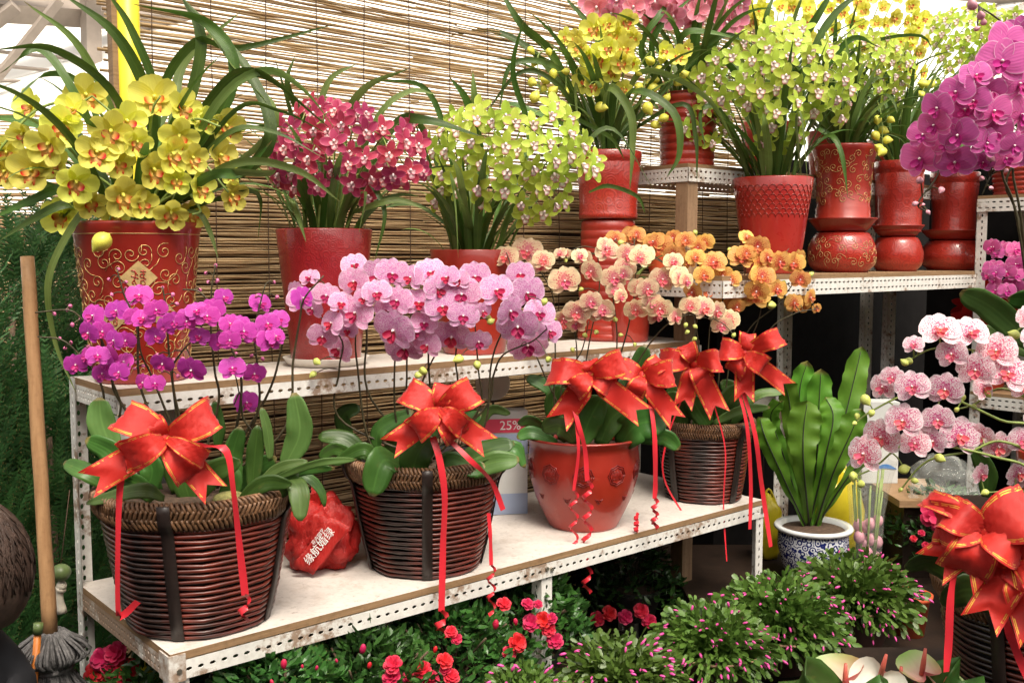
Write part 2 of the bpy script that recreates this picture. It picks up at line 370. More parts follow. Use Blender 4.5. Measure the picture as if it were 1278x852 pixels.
M['blueprint'] = simple('blue_print', (.02, .15, .45), .5, .1)
def porcelain():
    m, nt, bs, out = new_mat('blue_white_porcelain'); tc = coords(nt)
    vo = N(nt, 'ShaderNodeTexVoronoi'); L(nt, tc.outputs['Object'], vo.inputs['Vector']); vo.inputs['Scale'].default_value = 62
    w = math_(nt, 'SINE', math_(nt, 'MULTIPLY', vo.outputs['Distance'], 16.0)); nf = noisef(nt, 70, 3, tc.outputs['Object'])
    c = mixc(nt, ramp(nt, math_(nt, 'ADD', w, math_(nt, 'MULTIPLY', nf, .8)), .1, .5), (.66, .68, .72), (.012, .02, .13))
    L(nt, c, bs.inputs['Base Color']); bs.inputs['Roughness'].default_value = .15; return m
M['porcelain'] = porcelain()
M['porc_rim'] = simple('porcelain_rim', (.68, .70, .70), .2, .05)
def cello():
    m, nt, bs, out = new_mat('clear_cellophane'); tc = coords(nt); nf = noisef(nt, 30, 5, tc.outputs['Object'])
    bs.inputs['Base Color'].default_value = (.75, .78, .74, 1); bs.inputs['Roughness'].default_value = .05; bs.inputs['Alpha'].default_value = .13
    bump(nt, bs, nf, 1., .01); return m
M['cello'] = cello()
M['yelbag'] = simple('yellow_plastic', (.62, .50, .02), .35, .2, 8, bmp=.4)
M['skin'] = simple('skin', (.50, .23, .13), .5, .1, 10)
M['hair'] = simple('dark_brown_hair', (.05, .03, .022), .5, .5, 60, bmp=.4)
M['jacket'] = simple('black_jacket', (.02, .02, .024), .8, .3, 20)
M['spathe'] = petal_mat('spathe', (.66, .58, .44), border=(.22, .42, .07), bw=.42, centre=(.56, .10, .14), cw=.85, vein=.2, spot=(.6, .3, .25), dens=(-1, -1))
M['spathe_white'] = petal_mat('white_spathe', (.80, .78, .68), centre=(.7, .55, .45), cw=.3)
M['spadix'] = simple('spadix', (.50, .10, .07), .5, .2, 60)
M['poin'] = petal_mat('poinsettia_bract', (.45, .012, .02), border=(.5, .03, .03))
# ------------------------------------------------------------------ flowers
def petal(mb, ang, Lr, Wd, a=.5, b=.45, tilt=.1, cup=.0, curl=.0, ruf=.0, mi=0, nu=4, nv=6, base=.0, rng=R, z0=0, twist=0):
    d = V((-math.sin(ang), math.cos(ang), 0)); s = V((d.y, -d.x, 0)); n = V((0, 0, 1))
    pk = (a/(a+b))**a*(b/(a+b))**b
    vs = []; uv = []; ph = rng.random()*6
    for j in range(nv+1):
        t = .5-.5*math.cos(PI*j/nv); t = .35*t+.65*(j/nv); t = max(.004, min(.996, t))
        w = Wd/2*(t**a*(1-t)**b)/pk
        for k in range(nu+1):
            q = k/nu*2-1
            z = z0+tilt*t*Lr+curl*t*t*Lr+cup*abs(q)**2*w+ruf*Lr*math.sin(q*5+t*6+ph)*t
            z += twist*q*w*t
            p = d*(base+Lr*t*(1-.0*abs(q)))+s*(w*q)+n*z
            if a < .5: p -= d*(abs(q)**2*Lr*.08*(1-t))
            vs.append(p); uv.append((k/nu, t))
    fs = [(j*(nu+1)+k, j*(nu+1)+k+1, (j+1)*(nu+1)+k+1, (j+1)*(nu+1)+k) for j in range(nv) for k in range(nu)]
    mb.add(vs, fs, uv, mi)
def D(x): return math.radians(x)
def phal(seed, lipm, petm, k=1.0):
    r = random.Random(seed); mb = MB(); j = lambda s=.06: r.uniform(-s, s)
    petal(mb, D(0)+j(), .46*k, .36*k, .5, .5, .04+j(), .15, -.1, .02, rng=r)
    for s in (1, -1):
        petal(mb, D(128*s)+j(), .47*k, .34*k, .5, .55, .02+j(), .2, -.06, .02, rng=r)
    for s in (1, -1):
        petal(mb, D(68*s)+j(.05), .50, .60, .42, .30, .10+j(), -.04, -.12+j(), .025, rng=r, z0=.02, nu=6, nv=7)
    lp = MB()
    petal(lp, D(180), .24, .20, .5, .5, .35, .5, .2, .02, rng=r, z0=.03)
    for s in (1, -1): petal(lp, D(120*s), .17, .15, .5, .4, .9, .6, .2, 0, rng=r, z0=.03)
    ball(lp, (0, .02, .07), .034, 1, 1, 1.3, 6, 5, mi=1)
    return mb.mesh('flower', petm), lp.mesh('lip', [lipm, M['column']])
def cymb(seed, petm, lipm, wide=.36, point=.5, cupv=.25, L_=.48, liplen=.26, tlt=.25, crl=-.15):
    r = random.Random(seed); mb = MB(); j = lambda s=.1: r.uniform(-s, s)
    for a in (0, 72, 144, 216, 288):
        petal(mb, D(a)+j(.12), L_*r.uniform(.93, 1.05), wide*r.uniform(.9, 1.1), .5, point, tlt+j(), cupv, crl+j(.07), .02, rng=r, z0=0 if a in (0, 144, 216) else .015)
    lp = MB()
    petal(lp, D(180), liplen, .24, .45, .3, .8, .5, -.55, .03, rng=r, z0=.03)
    for s in (1, -1): petal(lp, D(115*s), liplen*(.6 if tlt < .4 else .34), .18 if tlt < .4 else .12, .5, .4, 1.2, .5, -.2, 0, rng=r, z0=.02)
    tube(lp, [(0, .02, .02), (0, .05, .12), (0, .0, .2)], [.05, .045, .035], 6, 1)
    return mb.mesh('flower', petm), lp.mesh('lip', [lipm, M['bud_yellow'] if petm is M['cymyel'] else M['column']])
FL = {
 'pink': [phal(i, M['lip_red'], M['phpink']) for i in range(4)],
 'purple': [phal(10+i, M['lip_mag'], M['phpur']) for i in range(4)],
 'big': [phal(20+i, M['lip_mag'], M['phbig']) for i in range(4)],
 'peach': [phal(30+i, M['lip_rose'], M['phpeach']) for i in range(4)],
 'orange': [phal(40+i, M['lip_or'], M['phor']) for i in range(4)],
 'speck': [phal(50+i, M['lip_rose'], M['phspec'], 1.08) for i in range(4)],
 'cyel': [cymb(60+i, M['cymyel'], M['cymyel_lip'], .45, .40, .5, .50, .34, .36, .10) for i in range(4)],
 'cred': [cymb(70+i, M['cymred'], M['cymred_lip'], .30, .55, .2, .5, .28, .2) for i in range(4)],
 'cgrn': [cymb(80+i, M['cymgrn'], M['cymgrn_lip'], .30, .55, .2, .52, .3, .25) for i in range(4)],
 'cpnk': [cymb(90+i, M['cympnk'], M['cymred_lip'], .42, .35, .3, .48, .22, .5) for i in range(4)],
}
def bud_mesh(mat):
    mb = MB(); vs = []; n, m = 12, 9
    for j in range(m+1):
        t = j/m; r_ = .36*math.sin(PI*t**.8)**.8*(1 if t < .7 else 1-.35*(t-.7)/.3)
        for k in range(n): a = TAU*k/n; q = r_*(1+.10*math.cos(3*a+t*1.5)); vs.append((math.cos(a)*q, math.sin(a)*q, t-.5))
    mb.add(vs, [(j*n+k, j*n+(k+1) % n, (j+1)*n+(k+1) % n, (j+1)*n+k) for j in range(m) for k in range(n)], [(k/n, j/m) for j in range(m+1) for k in range(n)])
    return mb.mesh('bud', mat)
BUD = {k: bud_mesh(M[k]) for k in ('bud_green', 'bud_pink', 'bud_mauve', 'bud_yellow')}
def inst(name, me, parent, p, f=None, size=.05, roll=0, up=Z, sx=1):
    o = bpy.data.objects.new(name, me); COL.objects.link(o); o.parent = parent
    off = V(WOFF[parent.name]); p = V(p)-off
    if f is not None:
        f = V(f).normalized(); u = (up-f*up.dot(f)); u = u.normalized() if u.length > .01 else f.orthogonal().normalized()
        x = u.cross(f); Mx = Matrix((x, u, f)).transposed() @ Matrix.Rotation(roll, 3, 'Z')
    else: Mx = Matrix.Identity(3)
    M4 = Matrix.Translation(p) @ Mx.to_4x4() @ Matrix.Diagonal((size*sx, size, size, 1)); o.matrix_basis = M4
    return o
def flower(parent, kind, p, f, size, roll=None, lips=True, rng=R):
    i = rng.randrange(4); pm, lm = FL[kind][i]
    o = inst('flower', pm, parent, p, f, size, rng.uniform(-.25, .25) if roll is None else roll)
    l = bpy.data.objects.new('lip', lm); COL.objects.link(l); l.parent = o
    return o
def to_cam(p): return (CAM-V(p)).normalized()
def spikes_and_pedicels(parent, spikes, targets, mat, r0=.0028, rp=.0012, name='flower_spike'):
    """spikes: list of 3D polylines; targets joined to the nearest spike by thin stalks inside that spike's mesh"""
    mbs = []; dense = []
    for sp in spikes:
        pts = catmull(sp, 6*(len(sp)-1)+2); mb = MB()
        tube(mb, pts, [r0*(1-.55*i/len(pts)) for i in range(len(pts))], 6); mbs.append(mb); dense.append(pts)
    for t in targets:
        bd = 9
        for k, pts in enumerate(dense):
            for q in pts[len(pts)//3:]:
                dd = (q-t).length
                if dd < bd: bd = dd; bk = k; bq = q
        mid = bq.lerp(t, .5)+V((0, 0, .12*bd)); tube(mbs[bk], catmull([bq, mid, t], 5), rp, 4, cap=False)
    for mb in mbs: mb.build(name, mat, parent)
# ------------------------------------------------------------------ leaves
def strap_leaf(parent, pts, w=.022, mat='strap', side=None, n=16, fold=.12, name='leaf', rng=R):
    pts = catmull(pts, n); mb = MB()
    w *= .82
    ws = [w*min(1, (.45+2.2*i/n))*(1-max(0, (i/n-.55)/.45)**1.6)*1.0+.0008 for i in range(n+1)]
    if side is None:
        d = pts[-1]-pts[0]; side = Z.cross(V((d.x, d.y, 0))) if V((d.x, d.y, 0)).length > .05 else V((1, 0, 0))
        side = side.normalized()*rng.choice((1, 1, -1))+to_cam(pts[0]).cross(d.normalized())*.6
    strip(mb, pts, ws, side, fold, nu=4)
    return mb.build(name, M[mat], parent)
def random_straps(parent, c, n, Lr=(.35, .6), z=0, el=(60, 86), droop=(50, 120), az=None, w=(.016, .026), rad=.04, rng=None, light=.25):
    rng = rng or R
    for i in range(n):
        a = rng.uniform(*(az or (0, 360))); a = D(a); e = D(rng.uniform(*el)); dr = D(rng.uniform(*droop)); Ln = rng.uniform(*Lr)
        p = V(c)+V((math.cos(a), math.sin(a), 0))*rad*rng.random()+Z*z; pts = [p]
        st = 10
        for k in range(st):
            ee = e-dr*((k+1)/st)**1.5; p = p+V((math.cos(a)*math.cos(ee), math.sin(a)*math.cos(ee), math.sin(ee)))*Ln/st; pts.append(p); a += rng.uniform(-.05, .05)
        side = V((-math.sin(a), math.cos(a), 0))+V((0, 0, rng.uniform(-.4, .4)))
        strap_leaf(parent, pts, rng.uniform(*w), 'strap_light' if rng.random() < light else 'strap', side, rng=rng)
def px_straps(parent, lst, rng=R):
    """leaves given as control points (px, py, Y)"""
    for it in lst:
        pts, w = it[0], it[1]; mat = it[2] if len(it) > 2 else 'strap'
        q = [P(*p) for p in pts]; d = (q[-1]-q[0]).normalized()
        side = to_cam(q[0]).cross(d)+V((rng.uniform(-.3, .3), rng.uniform(-.6, .6), rng.uniform(-.3, .3)))
        strap_leaf(parent, q, w, mat, side, 20)
def broad_leaf(parent, pts, w, mat='phleaf', twist=0., fold=.075, name='leaf', a=.5, b=.46, n=12):
    q = [V(p) for p in pts]; q = catmull(q, n); mb = MB(); pk = (a/(a+b))**a*(b/(a+b))**b
    ws = [w*((max(.02, i/n)*.96+.02)**a*(1-min(.995, i/n*.98+.015))**b)/pk for i in range(n+1)]
    d = (q[-1]-q[0]).normalized(); s = to_cam(q[n//2]).cross(d); s = s.normalized() if s.length > .05 else V((1, 0, 0))
    up = s.cross(d); s = (s*math.cos(twist)+up*math.sin(twist))
    m = len(q); vs = []; uv = []; fs = []; nu = 6; ph_ = R.random()*9
    for i in range(m):
        t = (q[min(i+1, m-1)]-q[max(i-1, 0)]).normalized(); ss = (s-t*s.dot(t)).normalized(); nn = t.cross(ss)
        for k in range(nu+1):
            x = k/nu*2-1; vs.append(q[i]+ss*(ws[i]/2*x*(1+.03*math.sin(i*1.9+ph_)))+nn*(.07*ws[i]*abs(x)*math.sin(i*.8+ph_+(2 if x > 0 else 0)))-nn*(fold*ws[i]*(abs(x)**.9))*(1 if nn.dot(to_cam(q[i])) > 0 else -1)*-1); uv.append((k/nu, i/(m-1)))
    for i in range(m-1):
        for k in range(nu): z = i*(nu+1)+k; fs.append((z, z+1, z+nu+2, z+nu+1))
    mb.add(vs, fs, uv)
    o = mb.build(name, M[mat], parent)
    sd = o.modifiers.new('thickness', 'SOLIDIFY'); sd.thickness = .0010; sd.offset = 0
    return o
def px_leaves(parent, lst):
    for it in lst:
        pts, w, Y = it[0], it[1], it[2]; mat = it[3] if len(it) > 3 else 'phleaf'; tw = it[4] if len(it) > 4 else R.uniform(-.5, .5)
        q = []
        for p in pts: q.append(P(p[0], p[1], Y+(p[2] if len(p) > 2 else 0)))
        broad_leaf(parent, q, w*Y/F, mat, tw)
# ------------------------------------------------------------------ containers
def pot(parent, c, h, rt, rb, mat, style='taper', soil=True, mi2=None):
    c = V(c); mb = MB()
    if style == 'taper': pr = [(0, 0), (rb*.96, 0), (rb, .006), (rb+(rt-rb)*.5, h*.5), (rt*.98, h*.93), (rt, h*.945), (rt*1.02, h*.985), (rt*1.01, h), (rt*.95, h), (rt*.93, h*.96), (rt*.9, h*.86)]
    elif style == 'plain': pr = [(0, 0), (rb*.96, 0), (rb, .005), (rb+(rt-rb)*.35, h*.35), (rb+(rt-rb)*.75, h*.75), (rt, h*.99), (rt*.985, h), (rt*.95, h), (rt*.92, h*.94), (rt*.88, h*.86)]
    elif style == 'bell': pr = [(0, 0), (rb*.97, 0), (rb, .006), (rb*1.12, h*.12), (rb*1.36, h*.32), (rt*.93, h*.55), (rt*.955, h*.72), (rt*.93, h*.86), (rt*.95, h*.93), (rt*1.02, h*.975), (rt*1.03, h*.99), (rt*1.0, h), (rt*.9, h*.985), (rt*.86, h*.86)]
    elif style == 'tall': pr = [(0, 0), (rb*.98, 0), (rb, .006), (rb, h*.10), (rb*.96, h*.11), (rb*.98, h*.16), (rb*.95, h*.17), (rb*.97, h*.23), (rb*.93, h*.25), (rb*.95, h*.5), (rb*.99, h*.75), (rt*.98, h*.93), (rt*1.02, h*.98), (rt, h), (rt*.93, h), (rt*.88, h*.9)]
    elif style == 'cyl': pr = [(0, 0), (rb*.98, 0), (rb, .005), (rb*1.01, h*.08), (rb*.985, h*.095), (rb*1.0, h*.14), (rb*.985, h*.155), (rb*1.0, h*.2), (rb*.985, h*.215), (rb*1.02, h*.5), (rt*.97, h*.82), (rt*.955, h*.835), (rt*.985, h*.855), (rt, h*.99), (rt*.97, h), (rt*.9, h), (rt*.88, h*.9)]
    elif style == 'banded':
        pr = [(0, 0), (rb, 0)]
        for k in range(9):
            t = (k+.1)/9; r_ = rb+(rt-rb)*t; pr += [(r_*1.01, h*t), (r_*1.015, h*(t+.05)), (r_*.99, h*(t+.07)), (r_*.99, h*(t+.085))]
        pr += [(rt*1.04, h*.995), (rt, h), (rt*.93, h), (rt*.9, h*.88)]
    lathe(mb, c, pr, 48)
    o = mb.build('pot', mat, parent)
    if soil:
        s = MB(); zz = pr[-1][1]-.004; rr = pr[-1][0]*1.02
        lathe(s, c, [(rr, zz), (rr*.6, zz+.006), (0.001, zz+.008)], 24); s.build('potting_mix', M['soil'], parent)
    return o, pr
def pr_at(pr, z):
    best = pr[1][0]
    for (r0, z0), (r1, z1) in zip(pr[1:], pr[2:]):
        if z1 < z0: break
        if z0 <= z <= z1 and z1 > z0: return r0+(r1-r0)*(z-z0)/(z1-z0)
    return best
def stand(c, h, r, gold, label):
    t = thing('pot_stand', c, label, 'pot stand', 'drum shaped stands on the right upper shelf')
    mb = MB(); c = V(c); hb = h*.74
    pr = [(0, 0), (r*.78, 0), (r*.8, .006)]+[(r*(.84+.18*math.sin(PI*(k+.8)/8.6)), .006+(hb-.012)*k/8) for k in range(1, 8)]+[(r*.78, hb-.002), (r*.7, hb)]
    lathe(mb, c, pr, 48); b = mb.build('drum', M['redpot_pat'], t)
    d = MB(); lathe(d, c, [(r*.2, hb), (r*.66, hb+.001), (r*.74, hb+.006), (r*1.0, h-.005), (r*1.03, h), (r*.98, h), (r*.70, hb+.016), (.001, hb+.016)], 48); d.build('saucer', M['redpot'], t)
    if gold: scrolls(b, c, pr, .012, hb*.9, 26, .011, M['goldpatch'], 5)
    return t, hb+.016
def scrolls(parent, c, pr, z0, z1, n, sz, mat, seed=1, th=.00055, front=True):
    """raised gold scrollwork: little spirals lying on a turned surface"""
    rg = random.Random(seed); mb = MB(); c = V(c)
    ca = math.atan2(-c.y, -c.x)
    def onp(a, z): r = pr_at(pr, z)+.0006; return c+V((math.cos(a)*r, math.sin(a)*r, z))
    k = 0; cen = []; tries = 0
    while k < n and tries < 4000:
        tries += 1
        a = ca+rg.uniform(-1.5, 1.5); z = rg.uniform(z0+sz, z1-sz); r = pr_at(pr, z)
        if any(math.hypot((a-b)*r, z-y) < sz*1.75 for b, y in cen): continue
        cen.append((a, z)); k += 1; s = rg.choice((1, -1)); ph = rg.random()*6; pts = []
        for i in range(22):
            t = i/21; q = sz*(.12+.95*t); an = ph+s*t*TAU*1.35
            pts.append(onp(a+math.cos(an)*q/r, z+math.sin(an)*q))
        e = pts[-1]; tube(mb, pts, th*1.3, 4)
        an = ph+s*TAU*1.35+s*.9; q = sz*2.0; z2 = min(max(z+math.sin(an)*q, z0), z1)
        z3 = min(max(z+math.sin(an-s*.4)*sz*1.5, z0), z1)
        tube(mb, [e, onp(a+math.cos(an-s*.4)*sz*1.5/r, z3), onp(a+math.cos(an)*q/r, z2)], th, 4)
    return mb.build('gold_scrollwork', mat, parent)
def basket(parent, c, h, rt, rb, rows=19, bands=(0, 90, 180, 270), rot=0, rimh=.045):
    c = V(c)
    def fr(a):
        q = ((a-rot) % (PI/4))-PI/8; return .55+.45*(math.cos(PI/8)/math.cos(q)+.02)
    prof = lambda t: rb+(rt-rb)*(t**.85)
    mb = MB()
    for i in range(rows):
        t = i/(rows-1); z = .006+(h-rimh-.008)*t; r = prof(z/h); n = 56
        pts = []
        for k in range(n+1):
            a = TAU*k/n; rr = r*fr(a)+R.uniform(-.0006, .0006); pts.append(c+V((math.cos(a)*rr, math.sin(a)*rr, z+.0008*math.sin(a*9+i*PI)+.0009*math.sin(a*2+i))))
        tube(mb, pts, [.0044*R.uniform(.84, 1.10) for _ in pts], 6, cap=False)
    mb.build('woven_side', M['cane'], parent, True)
    ln = MB(); ps = [(0, .002), (rb*.97, .002)]+[(prof(k/6)*.955, h*k/6*.97) for k in range(1, 7)]+[(rt*.86, h*.94), (rt*.84, h*.8)]
    lathe(ln, c, ps, 40, fr=lambda a, j: fr(a)); ln.build('liner', M['liner'], parent)
    s = MB(); lathe(s, c, [(rt*.87, h*.9), (rt*.5, h*.91), (.001, h*.92)], 24); s.build('potting_mix', M['soil'], parent)
    rm = MB(); nw = 128
    lathe(rm, c, [(prof(1-rimh/h)*.99, h-rimh+.003), (prof(1.)*.99+.002, h-.006), (prof(1.)*.93, h-.004)], 48, fr=lambda a, j: fr(a))
    for k in range(nw):
        for row in (0, 1, 2):
            a0 = TAU*(k+.5*(row % 2))/nw; pts = []; dirs = 1 if row % 2 else -1
            segs = {0: ((.003, -rimh), (.008, -rimh*.78), (.008, -rimh*.55)), 1: ((.007, -rimh*.68), (.010, -rimh*.42), (.009, -rimh*.18)), 2: ((.008, -rimh*.28), (.008, -.002), (-.002, .003), (-.013, -.004))}[row]
            for q_, (dr, dz) in enumerate(segs):
                a = a0+dirs*q_*.5*TAU/nw; rr = prof(1+dz/h*.9)*fr(a)+dr+R.uniform(-.0008, .0008); pts.append(c+V((math.cos(a)*rr, math.sin(a)*rr, h+dz+R.uniform(-.001, .001))))
            tube(rm, catmull(pts, 5), .0033*TAU*rt/(TAU*.178)*R.uniform(.85, 1.15), 5)
    rm.build('braided_rim', M['rope'], parent)
    for b in bands:
        a = D(b)+rot; bm = MB(); q = [(c+V((math.cos(a), math.sin(a), 0))*(prof(t)*fr(a)+.0085+(.010 if t > .8 else 0))+Z*(h*t+.002)) for t in (0, .25, .5, .78, .86, 1.0)]
        sd = V((-math.sin(a), math.cos(a), 0)); strip(bm, catmull(q, 12), .022, sd, 0, nu=2)
        o = bm.build('band', M['band'], parent); m_ = o.modifiers.new('t', 'SOLIDIFY'); m_.thickness = .003
# ------------------------------------------------------------------ bows
def bow(c, loops, tails, label, wd=.045, streamers=(), face=None):
    """loops/tails: (dx px-like metres right, up metres) end vectors; built around centre c facing face"""
    c = V(c); f = (face or to_cam(c)).normalized(); rt = Z.cross(f)*-1; rt = f.cross(Z)*-1; rt = Z.cross(f).normalized(); up = f.cross(rt)
    t = thing('gift_bow', c, label, 'bow', 'red ribbon bows on the plants')
    for i, lp in enumerate(loops):
        x, y = lp[0], lp[1]; w = (lp[2] if len(lp) > 2 else wd)*1.12
        d = rt*x+up*y; Ln = d.length; d.normalize(); s = f.cross(d); th = .42*Ln; sk = R.uniform(-.3, .3)
        dd = .006+.010*(i % 3)
        ctl = [(0, dd, .28), (.3, th*.75+dd, .75), (.68, th*.95+dd, 1.0), (.97, th*.45+dd, 1.02), (1.0, dd-.002, 1.0), (.72, -.012+dd*.5, .9), (.3, -.006, .6), (0, 0, .26)]
        pts = catmull([c+d*(Ln*a)+f*(b*R.uniform(.8, 1.15))+s*(sk*Ln*a*a) for a, b, _ in ctl], 26)
        ws = catmull([V((q[2]*w, 0, 0)) for q in ctl], 26); ws = [q.x for q in ws]
        tw_ = R.uniform(-.5, .5); sides = [(s+f*(.30*math.sin(k*.25+i)+tw_*k/27)) for k in range(27)]
        mb = MB(); strip(mb, pts, ws, sides, .05, nu=8, wob=.0019); mb.build('loop', M['ribbon'], t)
    for i, lp in enumerate(tails):
        x, y = lp[0], lp[1]; w = lp[2] if len(lp) > 2 else wd
        d = rt*x+up*y; Ln = d.length; d.normalize(); s = f.cross(d)
        pts = catmull([c+f*.004, c+d*Ln*.3+f*.022, c+d*Ln*.65+f*.012, c+d*Ln+f*.02], 16)
        mb = MB(); n = len(pts); nu = 6; vs = []; uv = []
        for k, p in enumerate(pts):
            q = min(1, .35+k/n*2.2)*w*1.05
            tt = (pts[min(k+1, n-1)]-pts[max(k-1, 0)]).normalized()
            for m_ in range(nu+1):
                a = m_/nu*2-1; cut = -(1-abs(a))*w*.55*(max(0, (k/(n-1)-.6)/.4))
                vs.append(p+s*(a*q/2)+tt*cut+f*(.003*math.sin(k*.7+a*2))); uv.append((m_/nu, k/n))
        mb.add(vs, [(k*(nu+1)+m_, k*(nu+1)+m_+1, (k+1)*(nu+1)+m_+1, (k+1)*(nu+1)+m_) for k in range(n-1) for m_ in range(nu)], uv)
        mb.build('tail', M['ribbon'], t)
    k = MB(); ball(k, c+f*.016, .012, 1, 1.3, 1, 10, 8, ax=f); k.build('knot', M['ribbon'], t)
    for st in streamers:
        pts, w = st[0], st[1]; curl = st[2] if len(st) > 2 else None
        q = catmull([P(*p) for p in pts], 22); mb = MB()
        sides = [V((1, -.1, .05))+V((.0, .5*math.sin(i*.35), 0)) for i in range(23)]
        strip(mb, q, w, sides, 0, nu=2)
        if curl:
            e = q[-1]; Lc, rr, turns = curl; n = int(turns*12); cp = []; sd = []
            for i in range(n+1):
                a = TAU*turns*i/n; cp.append(e+V((math.sin(a)*rr, -(1-math.cos(a))*rr*.8, -Lc*i/n))+V((R.uniform(-.0006, .0006), 0, 0)))
                sd.append(V((math.sin(a)*.75, -math.cos(a)*.75, 1)))
            strip(mb, cp, w*.95, sd, 0, nu=2)
        mb.build('streamer', M['streamer'], t)
    return t
# ------------------------------------------------------------------ setting
mb = MB(); mb.add([(-60, -40, 0), (60, -40, 0), (60, 90, 0), (-60, 90, 0)], [(0, 1, 2, 3)]); g = mb.build('ground', M['concrete'], smooth=False); g['kind'] = 'structure'
def perf(mb, o, a, Ln, b, w, pitch=.0215, hole=(.0058, .0034), off=.5, th=.0018, rows=None):
    """perforated steel strip with real oval holes"""
    o = V(o); a = V(a).normalized(); b = V(b).normalized(); n = a.cross(b); cnt = max(1, round(Ln/pitch)); pt = Ln/cnt
    rows = rows or [off]; K = 8; nr = len(rows); cut = [0]+[(rows[i]+rows[i+1])/2 for i in range(nr-1)]+[1]
    for ri in range(nr):
        y0, y1, yc = cut[ri]*w, cut[ri+1]*w, rows[ri]*w
        for i in range(cnt):
            x0 = i*pt; xc = x0+pt/2; outer = [(x0+pt, yc), (x0+pt, y1), (xc, y1), (x0, y1), (x0, yc), (x0, y0), (xc, y0), (x0+pt, y0)]
            inner = [(xc+math.cos(TAU*k/K)*hole[0], yc+math.sin(TAU*k/K)*hole[1]) for k in range(K)]
            vs = []
            for zz in (0, th):
                for x, y in outer+inner: vs.append(o+a*x+b*y+n*zz)
            fs = []
            for k in range(K):
                k2 = (k+1) % K
                fs.append((k, 8+k, 8+k2, k2)); fs.append((16+k, 16+k2, 24+k2, 24+k)); fs.append((8+k, 24+k, 24+k2, 8+k2))
            mb.add(vs, fs)
def angle_post(parent, base, top, a, b, w=.032, mat='metal', name='post'):
    mb = MB(); base = V(base); Ln = top-base.z
    perf(mb, base, Z, Ln, a, w, .022); perf(mb, base, Z, Ln, b, w, .022)
    return mb.build(name, M[mat], parent, False)
def shelf(parent, u0, u1, v0, v1, z, rail=.033, bt=.014, topm='board', sidem='metal', rows=None, pitch=.0215, hole=(.0058, .0034)):
    a, b = S(u0, v0), S(u1, v0)
    mb = MB(); box(mb, S(u0+.002, v0+.004, z-bt), U*(u1-u0-.004), W*(v1-v0-.008), Z*bt)
    mb.m = [1]*6; mb.m[1] = 0
    o = mb.build('shelf_board', [M[topm], M['ply']], parent, False)
    # seams of white paint stop short of the board's edge
    m = MB(); perf(m, S(u0, v0, z-bt-rail), U, u1-u0, Z, rail, pitch, hole, rows=rows); m.build('front_rail', M['metal'], parent, False)
    m = MB(); perf(m, S(u0, v1, z-bt-rail), U, u1-u0, Z, rail, pitch, hole, rows=rows); m.build('back_rail', M['metal'], parent, False)
    for uu, nm in ((u0, 'side_rail'), (u1, 'side_rail')):
        m = MB(); perf(m, S(uu+(.0 if uu == u0 else -.002), v0+.003, z-bt-rail*1.0), W, v1-v0-.006, Z, rail, pitch*.7, (hole[0]*.6, hole[1]), rows=rows or [.3, .72]); m.build(nm, M[sidem], parent, False)
    return o
UL = 1.70
rk = thing('display_rack', S(.85, .25), 'white perforated steel two-tier rack with worn white shelf boards, carrying the baskets', 'rack')
shelf(rk, 0, UL, 0, .50, ZL, sidem='metal_rust')
shelf(rk, 0.005, UL, .235, .50, ZU)
angle_post(rk, S(0.0, .50, 0), ZU, U, -W)
angle_post(rk, S(UL-.002, .50, 0), ZU, -U, -W)
angle_post(rk, S(0.006, .236, ZL), ZU-.05, U, W)
angle_post(rk, S(UL-.004, .003, 0), ZL-.016, -U, W)
angle_post(rk, S(.86, .004, 0), ZL-.016, U, W); angle_post(rk, S(.86, .498, 0), ZU-.016, U, -W)
angle_post(rk, S(1.25, .498, 0), ZL-.016, U, -W)
angle_post(rk, S(0.002, .003, 0), ZL-.049, U, W)
mb = MB(); box(mb, S(-.004, -.004, ZL-.049), U*.03, W*.003, Z*.048); box(mb, S(-.0045, -.0005, ZL-.049), U*.003, W*.04, Z*.048); mb.build('corner_bracket', M['metal_rust'], rk, False)
for k, (uu, zz) in enumerate(((.014, ZL-.03), (.87, ZL-.026), (.885, ZL-.03), (UL-.016, ZL-.03), (UL-.016, ZL-.022))):
    mb = MB(); p_ = S(uu, -.003, zz); tube(mb, [p_+W*.003, p_-W*.003], [.0058, .005], 6); mb.build('bolt', M['steelbolt'], rk, False)
# blind on the back wall
UP0 = ufor(150, .64, 60)
def blind(name, o, a, Ln, z0, z1, label, pitch=.0056, seed=3, cords=9, r0=.0029, nseg=26):
    rg = random.Random(seed); o = V(o); a = V(a).normalized(); n = V((a.y, -a.x, 0)); t = thing(name, o+a*Ln/2+Z*z0, label, 'blind')
    mb = MB(); cnt = int((z1-z0)/pitch)
    for i in range(cnt):
        z = z0+pitch*i
        x = rg.uniform(-.05, .0); 
        while x < Ln:
            l = rg.uniform(.7, 1.9); x1 = min(Ln+rg.uniform(-.02, .02), x+l); ns = max(4, int((x1-x)*14)); tl = rg.uniform(-.006, .006); r = r0*rg.uniform(.6, 1.3); ph = rg.random()*9
            if rg.random() > .03:
                pts = [o+a*(x+(x1-x)*k/ns)+Z*(z+tl*(k/ns-.5)+.0026*math.sin((x+(x1-x)*k/ns)*5+ph)+.0022*noise.noise(V((k*.9, i*3.1, ph))))+n*rg.uniform(-.002, .002) for k in range(ns+1)]
                rs = [r*rg.uniform(.8, 1.15) for _ in pts]
                tube(mb, pts, rs, 4)
            x = x1+rg.uniform(-.05, .004)
    mb.build('slats', M['blind'], t)
    for k in range(cords):
        m = MB(); x = Ln*(k+.5)/cords; tube(m, [o+a*(x+rg.uniform(-.004, .004))+Z*(z0+(z1-z0)*q/10)+n*(.0065) for q in range(11)], .0012, 4); m.build('cord', M['cord'], t)
    return t
